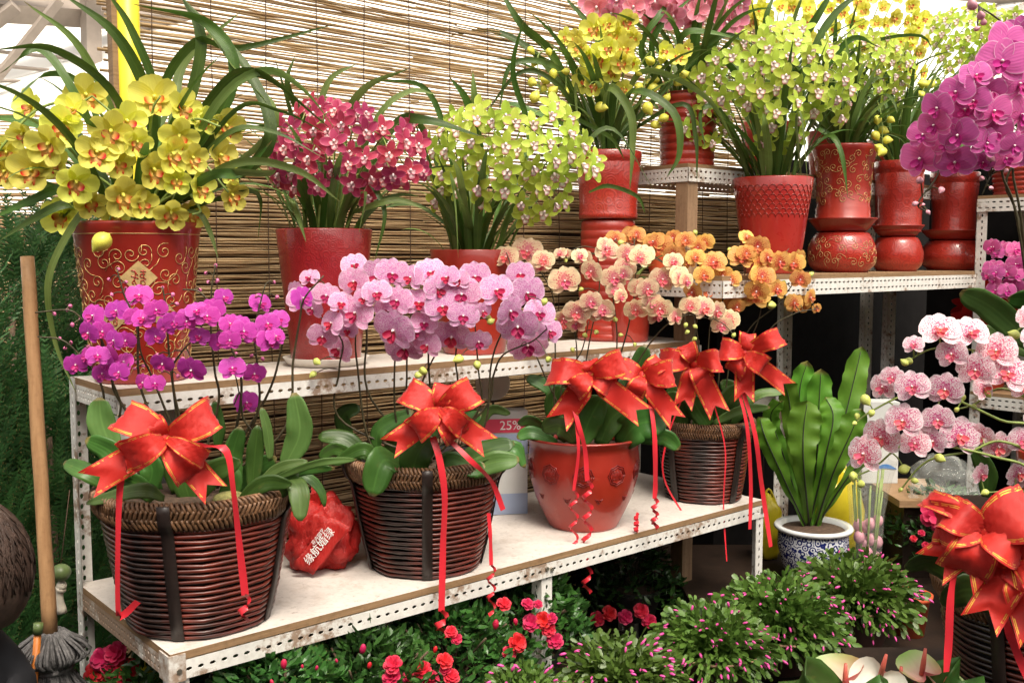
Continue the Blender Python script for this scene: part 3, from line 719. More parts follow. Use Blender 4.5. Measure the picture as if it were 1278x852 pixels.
blind('bamboo_blind', S(UP0, .64), U, 2.54-UP0, .12, 2.12, 'wide split bamboo blind hanging as the wall behind the white rack', cords=17)
w = MB(); box(w, S(UP0+.02, .72, 0), U*(2.68-UP0), W*.03, Z*1.46); tag(w.build('back_wall', M['darkwall'], smooth=False), 'dark brown low wall close behind the bamboo blind', 'wall', kind='structure')
blind('bamboo_blind', P(-70, 300, 4.2).xy.to_3d(), V((1, .25, 0)), 1.75, .3, 1.86, 'distant bamboo blind seen beneath the roof frame at the far left', pitch=.014, seed=9, cords=7, r0=.0045)
w = MB(); box(w, V((-3.2, 4.6, 0)), V((2.6, .5, 0)), V((0, .05, 0)), Z*1.45); tag(w.build('back_wall', M['darkwall'], smooth=False), 'dark low wall behind the distant blind at far left', 'wall', kind='structure')
UP = ufor(161, .60, 60); UB = ufor(143, .63, 60)
pl = MB(); tube(pl, [S(UP, .60, 0), S(UP, .60, 2.6)], .024, 20); tag(pl.build('pipe_post', M['yellow'], loc=S(UP, .60, 0)), 'bright yellow round pipe standing at the left edge of the blind', 'post')
pl = MB(); box(pl, S(UB-.015, .60, 0), U*.022, W*.03, Z*2.7); tag(pl.build('timber_batten', M['ply'], loc=S(UB, .63, 0), smooth=False), 'thin pale brown batten just left of the yellow pipe', 'post')
# greenhouse frame upper left, far
gf = thing('greenhouse_frame', P(60, 300, 7).xy.to_3d(), 'grey brown steel roof framing against the white sky at upper left', 'frame')
def bar(parent, p, q, r, mat='steel', name='beam'):
    m = MB(); tube(m, [p, q], r, 4); return m.build(name, M[mat], parent, False)
bar(gf, P(-160, -2, 6), P(250, 26, 7.5), .10); bar(gf, P(-30, 130, 6.4), P(75, 0, 6.4), .035); bar(gf, P(-60, 70, 6.4), P(20, 8, 6.4), .05)
bar(gf, P(112, -60, 6.8), P(114, 300, 6.8).xy.to_3d(), .07, name='column'); bar(gf, P(-150, -60, 6.2), P(-150, 300, 6.2).xy.to_3d(), .07, name='column')
bar(gf, P(-160, 50, 6.), P(140, 78, 7.), .012, name='cable'); bar(gf, P(-160, 66, 6.), P(140, 96, 7.), .012, name='cable'); bar(gf, P(-160, 98, 6.), P(140, 104, 7.), .01, name='cable')
bar(gf, P(-160, -40, 6.), P(260, -30, 7.), .08)
gr = thing('greenhouse_frame', P(1260, 300, 7).xy.to_3d(), 'pale roof truss just showing at the top right corner', 'frame')
bar(gr, P(1130, 40, 7), P(1400, -20, 6.5), .05, 'metal'); bar(gr, P(1120, -12, 7), P(1400, 8, 6.5), .04); bar(gr, P(1390, 0, 6.5), P(1390, 300, 6.5).xy.to_3d(), .07, name='column')
# right-hand rack
ZT = H-.052
r2 = thing('display_rack', S(2.3, .2), 'tall white perforated rack at eye level holding pots on red drum stands', 'rack')
shelf(r2, 1.52, 3.05, .02, .40, ZT, rail=.046, bt=.013, topm='ply', rows=[.3, .74], pitch=.024, hole=(.0075, .003))
for uu, vv in ((1.56, .398), (3.046, .021), (3.046, .398), (2.35, .398)): angle_post(r2, S(uu, vv, 0), ZT-.014, -U if uu > 2 else U, W if vv < .2 else -W, .036)
r3 = thing('display_rack', S(2.2, .35), 'small high white shelf on a wooden post behind the lime cymbidiums', 'rack')
ZH = H+.267
shelf(r3, 1.634, 3.1, .237, .50, ZH, rail=.04, bt=.012, topm='ply', rows=[.3, .74], pitch=.022)
bx = MB(); box(bx, S(1.637, .241, 0), U*.045, W*.045, Z*(ZH-.054)); bx.build('post', M['wood'], r3, False)
for uu in (1.637, 3.05): angle_post(r3, S(uu, .497, 0), ZH-.014, U if uu < 2 else -U, -W, .036)
sheet = MB(); fx = [(-9, 4.9, .9), (9, 4.9, .9), (9, 6.6, 2.4), (-9, 6.6, 2.4), (9, 10.5, 5.2), (-9, 10.5, 5.2)]  # white plane added in place of bright sky, tilted to catch sun
sheet.add(fx, [(0, 1, 2, 3), (3, 2, 4, 5)]); fo_ = sheet.build('sky_sheet', simple('white_sky_sheet', (.88, .87, .82), .5, .03, 2), smooth=False); tag(fo_, 'added white sky stand-in tilted to the sun, a film far behind the blind', 'sky stand-in', kind='structure'); md_ = fo_.modifiers.new('t', 'SOLIDIFY'); md_.thickness = .01
# added walls and panels, painted black for the dark interior at right
w = MB(); box(w, S(2.62, .62, 0), U*3.2, W*.05, Z*1.62); tag(w.build('back_wall', M['black'], smooth=False), 'added wall, painted black as shade, behind the right-hand racks', 'wall', kind='structure')
w = MB(); box(w, S(2.05, .45, 0), U*.02, W*.17, Z*1.1); tag(w.build('shade_partition', M['black'], smooth=False), 'added partition, painted black as shade, under the upper right shelf', 'wall', kind='structure')
w = MB(); box(w, S(1.56, .6, 0), U*1.1, W*.015, Z*1.12); tag(w.build('shade_panel', M['black'], smooth=False), 'added panel, painted black as shade, at the back under the right shelf', 'panel', kind='structure')
# corner rack at the far right running towards the camera
r4 = thing('display_rack', P(1300, 400, 3.3).xy.to_3d(), 'white two-level corner rack cut off by the right edge of the photo', 'rack')
E0 = V((1.66, 3.60, 0)); Eb = U
for z, bt in ((H+.215, .012), (.765, .012)):
    m = MB(); box(m, E0+Z*(z-bt)+Eb*.003, -W*1.1, Eb*.4, Z*bt); m.build('shelf_board', M['ply'], r4, False)
    m = MB(); perf(m, E0+Z*(z-bt-.045), -W, 1.1, Z, .045, .024, (.0075, .003), rows=[.3, .74]); m.build('front_rail', M['metal'], r4, False)
for k in (.0, 1.06):
    for e in (.004, .4): angle_post(r4, E0-W*k+Eb*e, H+.2, Eb if e < .1 else -Eb, -W if k < .5 else W, .036)
w = MB(); box(w, E0+Eb*.44-W*1.2, W*1.6, Eb*.04, Z*1.6); tag(w.build('shade_side_wall', M['black'], smooth=False), 'added wall, painted black as shade, behind the corner rack', 'wall', kind='structure')  # added wall; its black stands for shade behind the rack
#@@PLANTS
# ------------------------------------------------------------------ plants
def base_at(px, v, z, py=500): return S(ufor(px, v, py), v, z+.001)
def Yof(c): return c.y
def plant_flowers(t, kind, lst, Y0, bulge, zoom, sizes=1.0, cx=None, cy=None, rx=None, ry=None, rng=R, look=.72, szd=None, minsize=0):
    """lst: (zx, zy, size) in a zoomed crop -> world; the clump bulges towards the viewer in its middle"""
    s, ox, oy = zoom; out = []
    pts = [(ox+a[0]/s, oy+a[1]/s, (a[2] if len(a) > 2 else szd)/s) for a in lst]
    X = [p[0] for p in pts]; Yp = [p[1] for p in pts]
    cx = cx if cx is not None else (min(X)+max(X))/2; cy = cy if cy is not None else (min(Yp)+max(Yp))/2
    rx = rx or (max(X)-min(X))/2+12; ry = ry or (max(Yp)-min(Yp))/2+12
    for x, y, sz in pts:
        q = ((x-cx)/rx)**2+((y-cy)/ry)**2
        Y = Y0-bulge*max(0, 1-q)**.5+rng.uniform(-.025, .025)
        p = P(x, y, Y); f = to_cam(p)*look+V(((x-cx)/rx*.55+rng.uniform(-.45, .45), rng.uniform(-.25, .15), -(y-cy)/ry*.22+rng.uniform(-.32, .22)))
        flower(t, kind, p, f, sz*Y/F*sizes*rng.uniform(.9, 1.1), rng=rng); out.append(p-f.normalized()*.006)
    return out
def buds(t, kind, lst, Y0, zoom, szd=.012, rng=R):
    s, ox, oy = zoom; out = []
    for a in lst:
        p = P(ox+a[0]/s, oy+a[1]/s, Y0+rng.uniform(-.02, .02)); sz = (a[2]/s*Y0/F if len(a) > 2 else szd)*rng.uniform(.85, 1.15)
        inst('bud', BUD[kind], t, p, V((rng.uniform(-1, 1), rng.uniform(-.6, .2), rng.uniform(-1, .6))), sz); out.append(p)
    return out
def pxs(lst, Y0, Y1, base):
    """spike polylines given in px from the bottom up; depth slides from the pot to Y1"""
    out = []
    for pl in lst:
        n = len(pl); out.append([V(base)+V((R.uniform(-.03, .03), R.uniform(-.03, .03), 0))]+[P(x, y, Y0+(Y1-Y0)*min(1, (i+1)/n*1.2)) for i, (x, y) in enumerate(pl)])
    return out
# ---- basket 1: small purple moth orchids
c = S(ufor(250, .15, 720), .15, ZL+.001); Y = c.y
t = thing('potted_orchid', c, 'dark cane basket of small deep purple moth orchids, left end of lower shelf', 'potted plant', 'orchids in pots and baskets')
basket(t, c, .255, .178, .128, 20, (250, 330, 70, 160), .35)
z1 = (3.155, 0, 330)
fl = [(548,125),(460,185),(368,205),(615,180),(565,215),(685,225),(733,225),(610,285),(350,270),(405,265),(495,300),(450,300),(435,360),(405,430),(470,425),(300,395),(345,365),(775,185),(815,205),(880,130),(1025,155),(785,285),(870,305),(905,235),(960,265),(1055,235),(1000,285),(1060,300),(1095,220),(755,415),(565,465),(610,470),(640,390),(915,410),(1000,430),(970,545),(530,210),(840,180),(940,240),(1085,285),(385,360),(425,395),(490,385),(745,210),(1190,135),(905,300),(655,245)]
tg = plant_flowers(t, 'purple', [(a, b, R.uniform(92, 120) if (a, b) not in ((755,415),(970,545)) else 128) for a, b in fl], Y-.0, .11, z1, .90)
tg += buds(t, 'bud_pink', [(275,165),(285,238),(318,215),(255,330),(280,308),(348,325),(265,180),(215,195),(640,90),(695,155),(680,120),(787,100),(720,370),(685,375),(565,400),(540,385),(620,355),(930,350),(970,235),(1010,125),(1090,130),(1080,70),(820,70),(855,65),(430,60),(495,70),(495,95),(440,118),(465,20),(850,5),(810,35),(235,292),(530,410),(700,440),(640,420),(1035,372),(1045,420),(990,360)], Y-.03, z1, .0095)
sp = pxs([[(144,549),(127,482),(105,450),(79,425),(47,420)],[(152,504),(139,469),(127,425),(104,400),(85,387),(44,390)],[(179,495),(171,409),(155,368),(146,336)],[(219,507),(211,441),(208,393),(203,358)],[(210,520),(190,470),(176,440),(172,400)],[(272,507),(268,463),(263,409),(264,362),(269,330)],[(230,540),(215,470),(226,440),(255,412)],[(295,533),(301,472),(285,425),(272,393),(250,365),(228,361)],[(320,520),(321,457),(317,418),(322,390),(331,355)],[(318,560),(303,520),(300,490),(292,505)],[(352,540),(366,448),(374,400),(380,372),(404,344)],[(160,540),(150,500),(130,450),(125,400)],[(330,500),(350,440),(352,415),(340,400)]], Y, Y-.05, c+Z*.24)
spikes_and_pedicels(t, sp, tg, M['spike'])
px_leaves(t, [([(150,585),(128,530),(124,496)],34,Y-.05,'phleaf_light',.2),([(160,600),(140,565),(107,548)],30,Y-.09),([(150,610),(110,590,-.03),(80,577)],24,Y-.05),([(205,622),(175,612,-.03),(108,628)],20,Y-.12,'phleaf_light'),
 ([(355,582),(374,540),(367,490)],33,Y-.06,'phleaf_light',.1),([(337,575),(334,540),(326,508)],14,Y-.04,'phleaf_light'),([(272,560),(272,530),(267,500)],18,Y),([(357,594,0),(372,610,-.03),(375,650,-.05)],26,Y-.06,'phleaf_light',.1),([(325,600),(350,583),(384,575)],14,Y-.08,'phleaf_light'),([(330,606),(370,588),(418,584)],14,Y-.06),([(300,624),(330,603),(364,604)],22,Y-.1),([(295,610),(290,570),(300,532)],26,Y-.02),([(315,612),(318,570),(322,530)],22,Y-.04),([(270,640),(290,600),(272,578)],26,Y-.08),([(250,620),(265,590),(300,575)],30,Y-.1),([(345,600),(380,595),(400,612),(405,632)],14,Y-.04),([(180,620),(190,585),(170,560)],30,Y-.04),([(220,615),(212,570),(200,530)],26,Y),([(310,615),(345,612),(372,590)],24,Y-.07),([(240,630),(232,600),(250,570)],30,Y-.02),([(190,625),(165,600,-.02),(120,600)],24,Y-.06),([(335,600),(395,578,-.03),(445,573)],10,Y-.08,'phleaf_light'),([(200,615),(178,570),(165,520)],22,Y+.05),([(280,625),(310,590),(345,570)],26,Y+.02)])
ms = MB(); ball(ms, c+V((.085, -.09, .245)), .032, 1, 1, .5, 10, 6); ms.build('moss', M['moss'], t)
def YF(c, d): return c.y-d
yb = c.y-.25
bow(P(207, 547, c.y-.185), [(-.055, .052, .052), (.078, .028, .052), (-.062, -.030, .05), (.030, -.068, .05), (-.015, .035, .03), (.062, -.034, .03)], [(-.125, -.068, .046), (.078, -.100, .044)], 'large red bow with gold edges on the purple orchid basket at far left', .05,
 [([(204,549,c.y-.19),(165,562,c.y-.205),(153,585,c.y-.215),(148,640,c.y-.215),(147,755,c.y-.2),(153,767,c.y-.2),(172,750,c.y-.2)], .0125), ([(207,549,c.y-.19),(255,556,c.y-.19),(282,562,c.y-.2),(291,610,c.y-.21),(300,690,c.y-.20),(306,742,c.y-.19)], .0125, (.045, .009, 1.1))])
# ---- basket 2: pink netted moth orchids
c = S(ufor(531, .14, 650), .14, ZL+.001); Y = c.y
t = thing('potted_orchid', c, 'dark cane basket of large pink veined moth orchids in the middle of the lower shelf', 'potted plant', 'orchids in pots and baskets')
basket(t, c, .245, .170, .118, 19, (265, 350, 80, 190), .2, .042)
z7 = (3.157, 350, 290)
fl = [(85,270,105),(115,180,80),(180,250,100),(290,195,110),(290,130,100),(385,175,130),(440,165,120),(205,360,100),(300,320,150),(165,410,120),(235,460,130),(265,385,80),(380,240,100),(460,270,120),(545,280,110),(425,310,110),(450,385,160),(565,360,100),(490,455,140),(580,445,100),(515,180,110),(590,160,120),(655,180,110),(765,175,130),(620,225,110),(715,245,150),(640,295,140),(720,330,120),(675,410,140),(780,430,100),(795,310,80),(850,230,130),(945,165,110),(970,240,130),(900,310,120),(935,370,150),(1020,320,110),(1060,390,95),(975,445,140),(130,300,90),(60,230,80),(330,260,90),(700,190,90),(240,280,90),(530,390,100)]
tg = plant_flowers(t, 'pink', fl, Y-.02, .12, z7, 1.14)
tg += buds(t, 'bud_green', [(700,500,48),(560,545,44),(545,562,36),(775,525,40),(1057,500,38),(145,510,42),(128,560,34),(830,350,36),(1040,275,40),(820,335,30)], Y-.1, z7)
sp = []
for pl in [[(365,850),(300,500),(290,350),(200,230)],[(240,740),(232,540),(240,420),(120,300)],[(350,640),(340,400),(320,260),(290,150)],[(460,760),(450,520),(470,380),(450,200)],[(500,700),(498,560),(490,430),(420,300)],[(590,650),(583,480),(600,350),(590,200)],[(690,640),(690,500),(700,350),(700,200)],[(780,700),(780,540),(770,420),(760,220)],[(795,780),(830,520),(870,400),(920,320),(950,200)],[(800,700),(840,560),(880,480),(990,430),(1050,380)],[(560,700),(555,600),(650,420),(760,330)]]:
    sp.append([(350+a/3.157, 290+b/3.157) for a, b in pl])
spikes_and_pedicels(t, pxs(sp, Y, Y-.07, c+Z*.23), tg, M['spike'])
px_leaves(t, [([(460,572),(430,548),(397,545)],24,Y-.04),([(470,585),(455,560,-.02),(414,580)],18,Y-.08),([(505,585,0),(478,575,-.07),(464,619,-.09)],40,Y-.1,'phleaf',.1),([(515,598),(520,570),(538,543)],42,Y-.13),([(560,592),(600,565),(642,553)],30,Y-.1),([(565,598),(612,578),(648,573)],28,Y-.12,'phleaf_light'),([(590,545),(612,512),(637,516)],13,Y+.05,'phleaf_light'),([(600,580),(640,560),(655,583)],22,Y-.02),([(470,560),(475,535),(516,513)],22,Y-.02),([(450,575),(420,560),(398,572)],18,Y-.05),([(480,575),(500,540),(505,520)],24,Y+.02),([(545,598),(560,575),(590,585),(605,580)],26,Y-.13),([(440,560),(428,520),(450,508)],22,Y+.05),([(595,560),(585,530),(600,515)],24,Y+.03),([(530,575),(530,545),(545,520)],30,Y+.02),([(485,590),(455,590),(438,575)],22,Y-.05)])
bow(P(549, 512, c.y-.175), [(-.062, .045, .052), (.062, .045, .056), (-.050, -.035, .05), (.036, -.052, .052), (.004, .05, .04), (.05, -.02, .04)], [(-.105, -.075, .045), (.102, -.075, .045)], 'red bow with gold edges on the basket of pink veined orchids', .05,
 [([(540,545,c.y-.19),(549,575,c.y-.2),(555,620,c.y-.2),(553,680,c.y-.2),(551,762,c.y-.2)], .0135, (.05, .012, 1.3)), ([(555,543,c.y-.18),(585,572,c.y-.19),(613,600,c.y-.19),(628,636,c.y-.18)], .011), ([(610,640,c.y-.175),(612,670,c.y-.175),(613,705,c.y-.18)], .008, (.10, .008, 2.6))])
# ---- red bell pot: cream and peach moth orchids
c = S(ufor(728, .15, 640), .15, ZL+.001); Y = c.y
t = thing('potted_orchid', c, 'glossy red bell-shaped pot of cream and peach moth orchids on the lower shelf', 'potted plant', 'orchids in pots and baskets')
p_, pr = pot(t, c, .232, .148, .090, M['redpot'], 'bell'); M['darkrelief'] = simple('dark_red_relief', (.17, .010, .008), .35, .3, 60)
for k in range(5):
    a0 = math.atan2(-c.y, -c.x)+(k-2)*.62; md = MB()
    def onp(a, z, e=.0004): r = pr_at(pr, z)+e; return c+V((math.cos(a)*r, math.sin(a)*r, z))
    for rr in (.024, .019):
        tube(md, [onp(a0+math.cos(TAU*i/24)*rr*(1+.08*math.cos(TAU*i/24*8))/.14, .150+math.sin(TAU*i/24)*rr*(1+.08*math.cos(TAU*i/24*8))) for i in range(25)], .0015, 4)
    for q in range(-3, 4): tube(md, [onp(a0+(q*.0042)/.14, .150-.013, .0002), onp(a0+(q*.0042)/.14, .150+.013*(.6 if q % 2 else 1), .0002)], .0007, 4)
    for q in (-.009, 0, .009): tube(md, [onp(a0-.013/.14, .150+q, .0002), onp(a0+.013/.14, .150+q, .0002)], .0007, 4)
    md.build('pressed_medallion', M['darkrelief'], p_)
    for s in (-1, 1): md = MB(); tube(md, [onp(a0+.3+s*(.004+.008*i/9*math.cos(i*.6))/.13, .088+.012*math.sin(i*.75)*i/9, .0002) for i in range(10)], .0012, 4); md.build('pressed_swirl', M['darkrelief'], p_)
z2 = (2.905, 620, 270)
fl = [(35,150,95),(110,130,110),(170,160,80),(245,235,115),(315,150,75),(345,200,100),(400,130,90),(425,225,110),(465,190,85),(470,140,90),(530,140,95),(290,350,110),(375,345,105),(290,390,80),(240,370,80),(505,340,95),(590,335,95),(645,365,85),(545,265,95),(600,230,105),(660,215,95),(700,325,80),(750,335,85),(795,345,85),(840,375,85),(640,165,80),(230,135,50),(340,310,80),(560,310,80),(685,235,80),(430,270,70)]
fl += [(a+R.uniform(-26, 26), b+R.uniform(-24, 24), s_*.9) for a, b, s_ in fl[::2]]
tg = plant_flowers(t, 'peach', fl, Y-.02, .10, z2, 1.02)
tg += buds(t, 'bud_green', [(305,265),(360,420),(450,430),(190,520),(685,395),(690,420),(716,445),(500,465),(275,485),(320,432),(495,245),(165,190),(250,160),(205,370),(430,375),(720,400),(860,430)], Y-.08, z2, .0155)
sp = pxs([[(695,520),(693,440),(690,370),(665,325)],[(722,520),(735,430),(748,360),(745,310)],[(745,520),(775,440),(790,380),(800,320),(850,340)],[(760,520),(810,430),(850,395),(890,398)],[(720,520),(720,440),(715,400)],[(705,520),(660,420),(640,340),(632,315)],[(755,520),(770,430),(765,350),(790,310)],[(700,530),(704,470),(725,440),(735,400)]], Y, Y-.06, c+Z*.2)
spikes_and_pedicels(t, sp, tg, M['spike'], .0026, .0011)
px_leaves(t, [([(695,515),(685,485),(655,470)],20,Y+.03),([(720,553),(700,530,-.02),(676,535)],28,Y-.12,'phleaf_light'),([(695,553),(665,540),(645,546)],18,Y-.08),([(725,555),(735,525),(752,493)],34,Y-.11),([(748,555),(765,520),(795,505)],34,Y-.09),([(775,555),(795,530,-.03),(833,523)],44,Y-.08,'phleaf',-.2),([(795,548),(828,545),(848,560)],22,Y-.06),([(690,545),(665,525),(646,528)],16,Y-.02),([(800,520),(795,470),(806,430)],26,Y+.05),([(705,540),(690,505),(700,480)],26,Y+.02),([(740,545),(745,510),(728,495)],30,Y-.03),([(770,545),(785,500),(775,470)],28,Y+.02),([(700,550),(712,530),(716,510)],26,Y-.1)])
bow(P(737, 468, c.y-.14), [(-.085, .030, .06), (.072, .042, .058), (-.04, -.035, .05), (.05, -.028, .05), (-.01, .03, .04)], [(-.080, -.118, .056), (.130, -.098, .052)], 'red bow standing upright over the glossy red bell-shaped pot', .055,
 [([(712,493,c.y-.15),(722,530,c.y-.165),(730,560,c.y-.165),(733,600,c.y-.165)], .0115, (.27, .011, 5.2)), ([(716,500,c.y-.155),(722,560,c.y-.165),(716,612,c.y-.165)], .008, (.17, .010, 3.4))])
bow(P(802, 470, c.y-.09), [(-.050, .030, .05), (.070, .010, .06), (-.02, -.04, .045), (.035, .045, .045)], [(.085, -.11, .045)], 'smaller red bow squeezed right of the bell pot bow', .05,
 [([(812,500,c.y-.1),(817,545,c.y-.12),(818,600,c.y-.12),(817,622,c.y-.12)], .0115, (.075, .007, 2.4))])
# ---- basket 3: orange moth orchids
c = S(ufor(878, .14, 590), .14, ZL+.001); Y = c.y
t = thing('potted_orchid', c, 'small dark cane basket of orange moth orchids at the right end of the lower shelf', 'potted plant', 'orchids in pots and baskets')
basket(t, c, .222, .136, .104, 19, (300, 30, 120, 210), .1, .036)
fl = [(590,105,95),(685,90,85),(755,95,70),(430,85,80),(495,75,85),(905,75,70),(945,110,85),(785,170,115),(885,150,95),(750,215,90),(955,215,105),(1025,165,95),(1085,165,105),(775,275,110),(935,290,110),(710,275,75),(860,310,85),(1015,265,85),(1090,320,90),(1135,295,70),(1160,335,45),(850,230,80),(640,80,70),(1100,230,75),(640,140,80),(820,215,80),(980,150,80),(830,275,80),(720,150,70)]
fl += [(a+R.uniform(-26, 26), b+R.uniform(-24, 24), s_*.9) for a, b, s_ in fl[::2]]
tg = plant_flowers(t, 'orange', fl, Y-.0, .12, z2, .99)
tg += buds(t, 'bud_green', [(995,322,44),(860,268),(1140,210),(985,130),(720,60),(830,290),(870,205),(975,90),(450,95),(845,120),(1040,240)], Y-.07, z2, .018)
sp = pxs([[(905,520),(930,440),(948,395),(955,345),(985,310)],[(890,520),(900,440),(905,370),(888,325),(840,305)],[(915,520),(955,420),(990,392),(1022,385)],[(870,520),(872,430),(850,350),(800,310),(765,300)],[(900,520),(915,420),(930,340),(932,300)],[(910,520),(930,420),(970,380),(1000,340)],[(880,520),(885,420),(890,380)]], Y, Y-.05, c+Z*.2)
spikes_and_pedicels(t, sp, tg, M['spike'], .0026, .0012)
px_leaves(t, [([(890,528),(925,512),(961,508)],13,Y-.09,'phleaf_light'),([(915,518),(948,492),(978,490)],14,Y-.02,'phleaf_light'),([(885,532),(872,512),(862,495)],28,Y-.08),([(850,532),(848,510),(832,490)],32,Y-.05),([(900,532),(905,505),(925,480)],28,Y-.05),([(870,535),(880,505),(870,470)],28,Y),([(860,530),(838,510),(842,480)],26,Y+.02),([(910,530),(925,500),(900,475)],26,Y+.03),([(840,525),(820,500),(812,470)],24,Y+.04)])
bow(P(866, 452, c.y-.14), [(-.085, .020, .06), (.06, .02, .055), (-.02, .045, .045), (.03, -.045, .055)], [(.07, -.14, .055), (-.028, -.125, .048)], 'red bow at left above the small cane basket of orange orchids', .055,
 [([(858,480,c.y-.15),(832,550,c.y-.15),(830,600,c.y-.15),(868,664,c.y-.17)], .005), ([(890,500,c.y-.15),(905,560,c.y-.15),(903,630,c.y-.15),(907,700,c.y-.16)], .004)])
bow(P(930, 441, c.y-.13), [(.080, .058, .048), (-.062, .018, .055), (.045, -.035, .05), (-.04, -.04, .05), (.01, .05, .04)], [(.118, -.092, .042), (.0, -.13, .05)], 'red bow at right with one loop raised above the orange orchid basket', .055,
 [([(918,475,c.y-.14),(932,530,c.y-.15),(937,600,c.y-.15),(936,660,c.y-.16)], .010), ([(925,480,c.y-.14),(942,540,c.y-.15),(950,600,c.y-.15),(962,682,c.y-.17)], .012)])
cu = MB(); e = P(794, 645, 2.42); cp = [V((e.x+math.sin(i*.5)*.006, e.y+math.cos(i*.5)*.004, ZL+.004+.045*(1-i/40))) for i in range(41)]
strip(cu, cp, .008, [V((math.sin(i*.3)*.3, .2, 1)) for i in range(41)], 0); tag(cu.build('ribbon_curl', M['streamer'], loc=(e.x, e.y, ZL)), 'small loose curl of red ribbon standing on the shelf right of the bell pot', 'ribbon')
# ---- right foreground basket with speckled orchids and big bow
c = P(1300, 905, 1.66); c = V((c.x, c.y, .47)); Y = c.y
tb = MB(); 
def table(label, x0, x1, y0, y1, z, leg=.03, mat='darkwood', group=None):
    t = thing('plant_bench', ((x0+x1)/2, (y0+y1)/2, 0), label, 'bench'); m = MB(); box(m, (x0, y0, z-.025), (x1-x0, 0, 0), (0, y1-y0, 0), (0, 0, .025)); m.build('bench_top', M[mat], t, False)
    for x in (x0+.02, x1-.05):
        for y in (y0+.02, y1-.05): m = MB(); box(m, (x, y, 0), (leg, 0, 0), (0, leg, 0), (0, 0, z-.026)); m.build('leg', M[mat], t, False)
    return t
table('dark wooden bench under the speckled orchid basket at lower right', .66, 1.15, 1.38, 1.95, .469)
t = thing('potted_orchid', c, 'brown cane basket of white orchids speckled with pink at the right edge', 'potted plant', 'orchids in pots and baskets')
basket(t, c, .235, .175, .13, 18, (200, 290, 20), .3)
z4 = (3.042, 920, 340)
fl = [(770,220,150),(885,230,150),(670,275,80),(815,310,110),(985,300,150),(1030,385,150),(1090,430,110),(905,370,130),(665,435,145),(790,445,150),(555,435,120),(590,400,90),(630,565,140),(550,625,150),(485,690,150),(675,650,120),(745,640,110),(845,620,160),(920,620,120),(990,660,140),(1090,640,110),(1065,760,130),(925,765,95),(760,560,120),(935,440,110),(1100,780,100),(1100,170,90),(1130,250,100),(1140,560,120),(720,575,100)]
Yf = 1.72
tg = plant_flowers(t, 'speck', fl, Yf, .04, z4, 1.02)
tg += buds(t, 'bud_green', [(490,485,58),(635,340,36),(650,336,34),(1050,235,50),(510,535,36),(455,545,30),(445,572,24),(855,475,42),(950,460,40),(835,520,26),(900,510,26),(635,745,48),(675,790,32),(440,775,50),(470,800,38),(1040,840,42),(620,825,24),(690,275,44),(770,705,50),(940,835,40),(860,390,50)], Yf-.01, z4)
sp = []
for pl in [[(1230,1000),(1200,700),(1100,480),(1000,330),(860,290),(740,290),(640,340)],[(1240,1000),(1220,640),(1130,500),(1000,440),(900,500),(830,520)],[(1180,1000),(1130,720),(1000,640),(880,680),(760,700),(690,740),(620,825)],[(1200,1000),(1150,620),(1000,560),(820,480),(660,460),(520,520),(445,572)],[(1180,1000),(1120,760),(980,700),(800,660),(640,650),(520,740),(440,775)],[(1200,1000),(1150,850),(1050,830),(940,835)],[(1240,900),(1220,400),(1150,260),(1100,200)]]:
    sp.append([(920+a/3.042, 340+b/3.042) for a, b in pl])
spikes_and_pedicels(t, pxs(sp, Y, Yf, c+Z*.22), tg, M['spike_green'], .0030, .0014)
px_leaves(t, [([(1225,745),(1170,700),(1129,707)],36,Y-.12,'phleaf',.5),([(1260,765),(1210,735),(1174,752)],44,Y-.14),([(1280,740),(1300,700),(1350,690)],44,Y-.05),([(1250,750),(1230,700),(1215,670)],40,Y),([(1290,760),(1262,720),(1250,690)],44,Y-.1),([(1230,620),(1232,590),(1215,560)],24,Y+.1)])
bow(P(1228, 660, Y-.20), [(-.062, .055, .03), (-.060, -.01, .06), (.055, .040, .075), (-.015, -.065, .065), (.05, -.03, .065), (-.045, .022, .05)], [(-.072, -.068, .055), (.02, -.09, .06)], 'big red bow, left half, on the speckled orchid basket at right', .052,
 [([(1195,700,Y-.2),(1187,740,Y-.21),(1184,800,Y-.21),(1181,838,Y-.21)], .011)])
bow(P(1268, 704, Y-.22), [(.07, .035, .06), (-.032, .026, .05), (.065, -.03, .05), (-.026, -.036, .045), (.01, .055, .04)], [(-.045, -.095, .052), (.035, -.11, .052)], 'big red bow nearest the right edge, above gold-edged tails', .06,
 [([(1250,735,Y-.22),(1257,780,Y-.23),(1268,810,Y-.23),(1284,850,Y-.22)], .012)])
# ---- big magenta orchid at the right edge (its pot stands outside the photo)
c = V((1.36, 2.45, .60)); 
tb = table('low wooden stand outside the right edge under the magenta orchid', 1.16, 1.6, 2.25, 2.7, .599)
t = thing('potted_orchid', c, 'tall magenta moth orchid arching in at the upper right edge', 'potted plant', 'orchids in pots and baskets')
pot(t, c, .17, .10, .075, M['redpot'], 'plain')
zb = (2.368, 960, 0)
fl = [(690,185,150),(700,125,120),(745,100,110),(555,275,100),(500,320,95),(580,325,115),(490,370,105),(455,400,90),(450,470,115),(560,400,120),(550,480,105),(660,330,105),(655,390,115),(735,250,110),(740,340,120),(650,270,95),(720,430,90),(640,425,90),(605,300,90),(630,480,70),(735,185,110),(800,300,120),(790,400,110),(610,225,90),(520,430,80),(800,150,120),(700,470,80),(760,460,80)]
Yb = 2.15
tg = plant_flowers(t, 'big', fl, Yb, .10, zb, 1.12)
tg += buds(t, 'bud_mauve', [(445,532,30),(508,563,24),(432,602,20),(470,628,20),(655,468,30),(628,527,20),(655,556,18),(735,430,34),(700,505,20),(455,605,14),(600,12,44),(625,45,30),(615,85,24),(633,65,22)], Yb-.05, zb)
sp = []
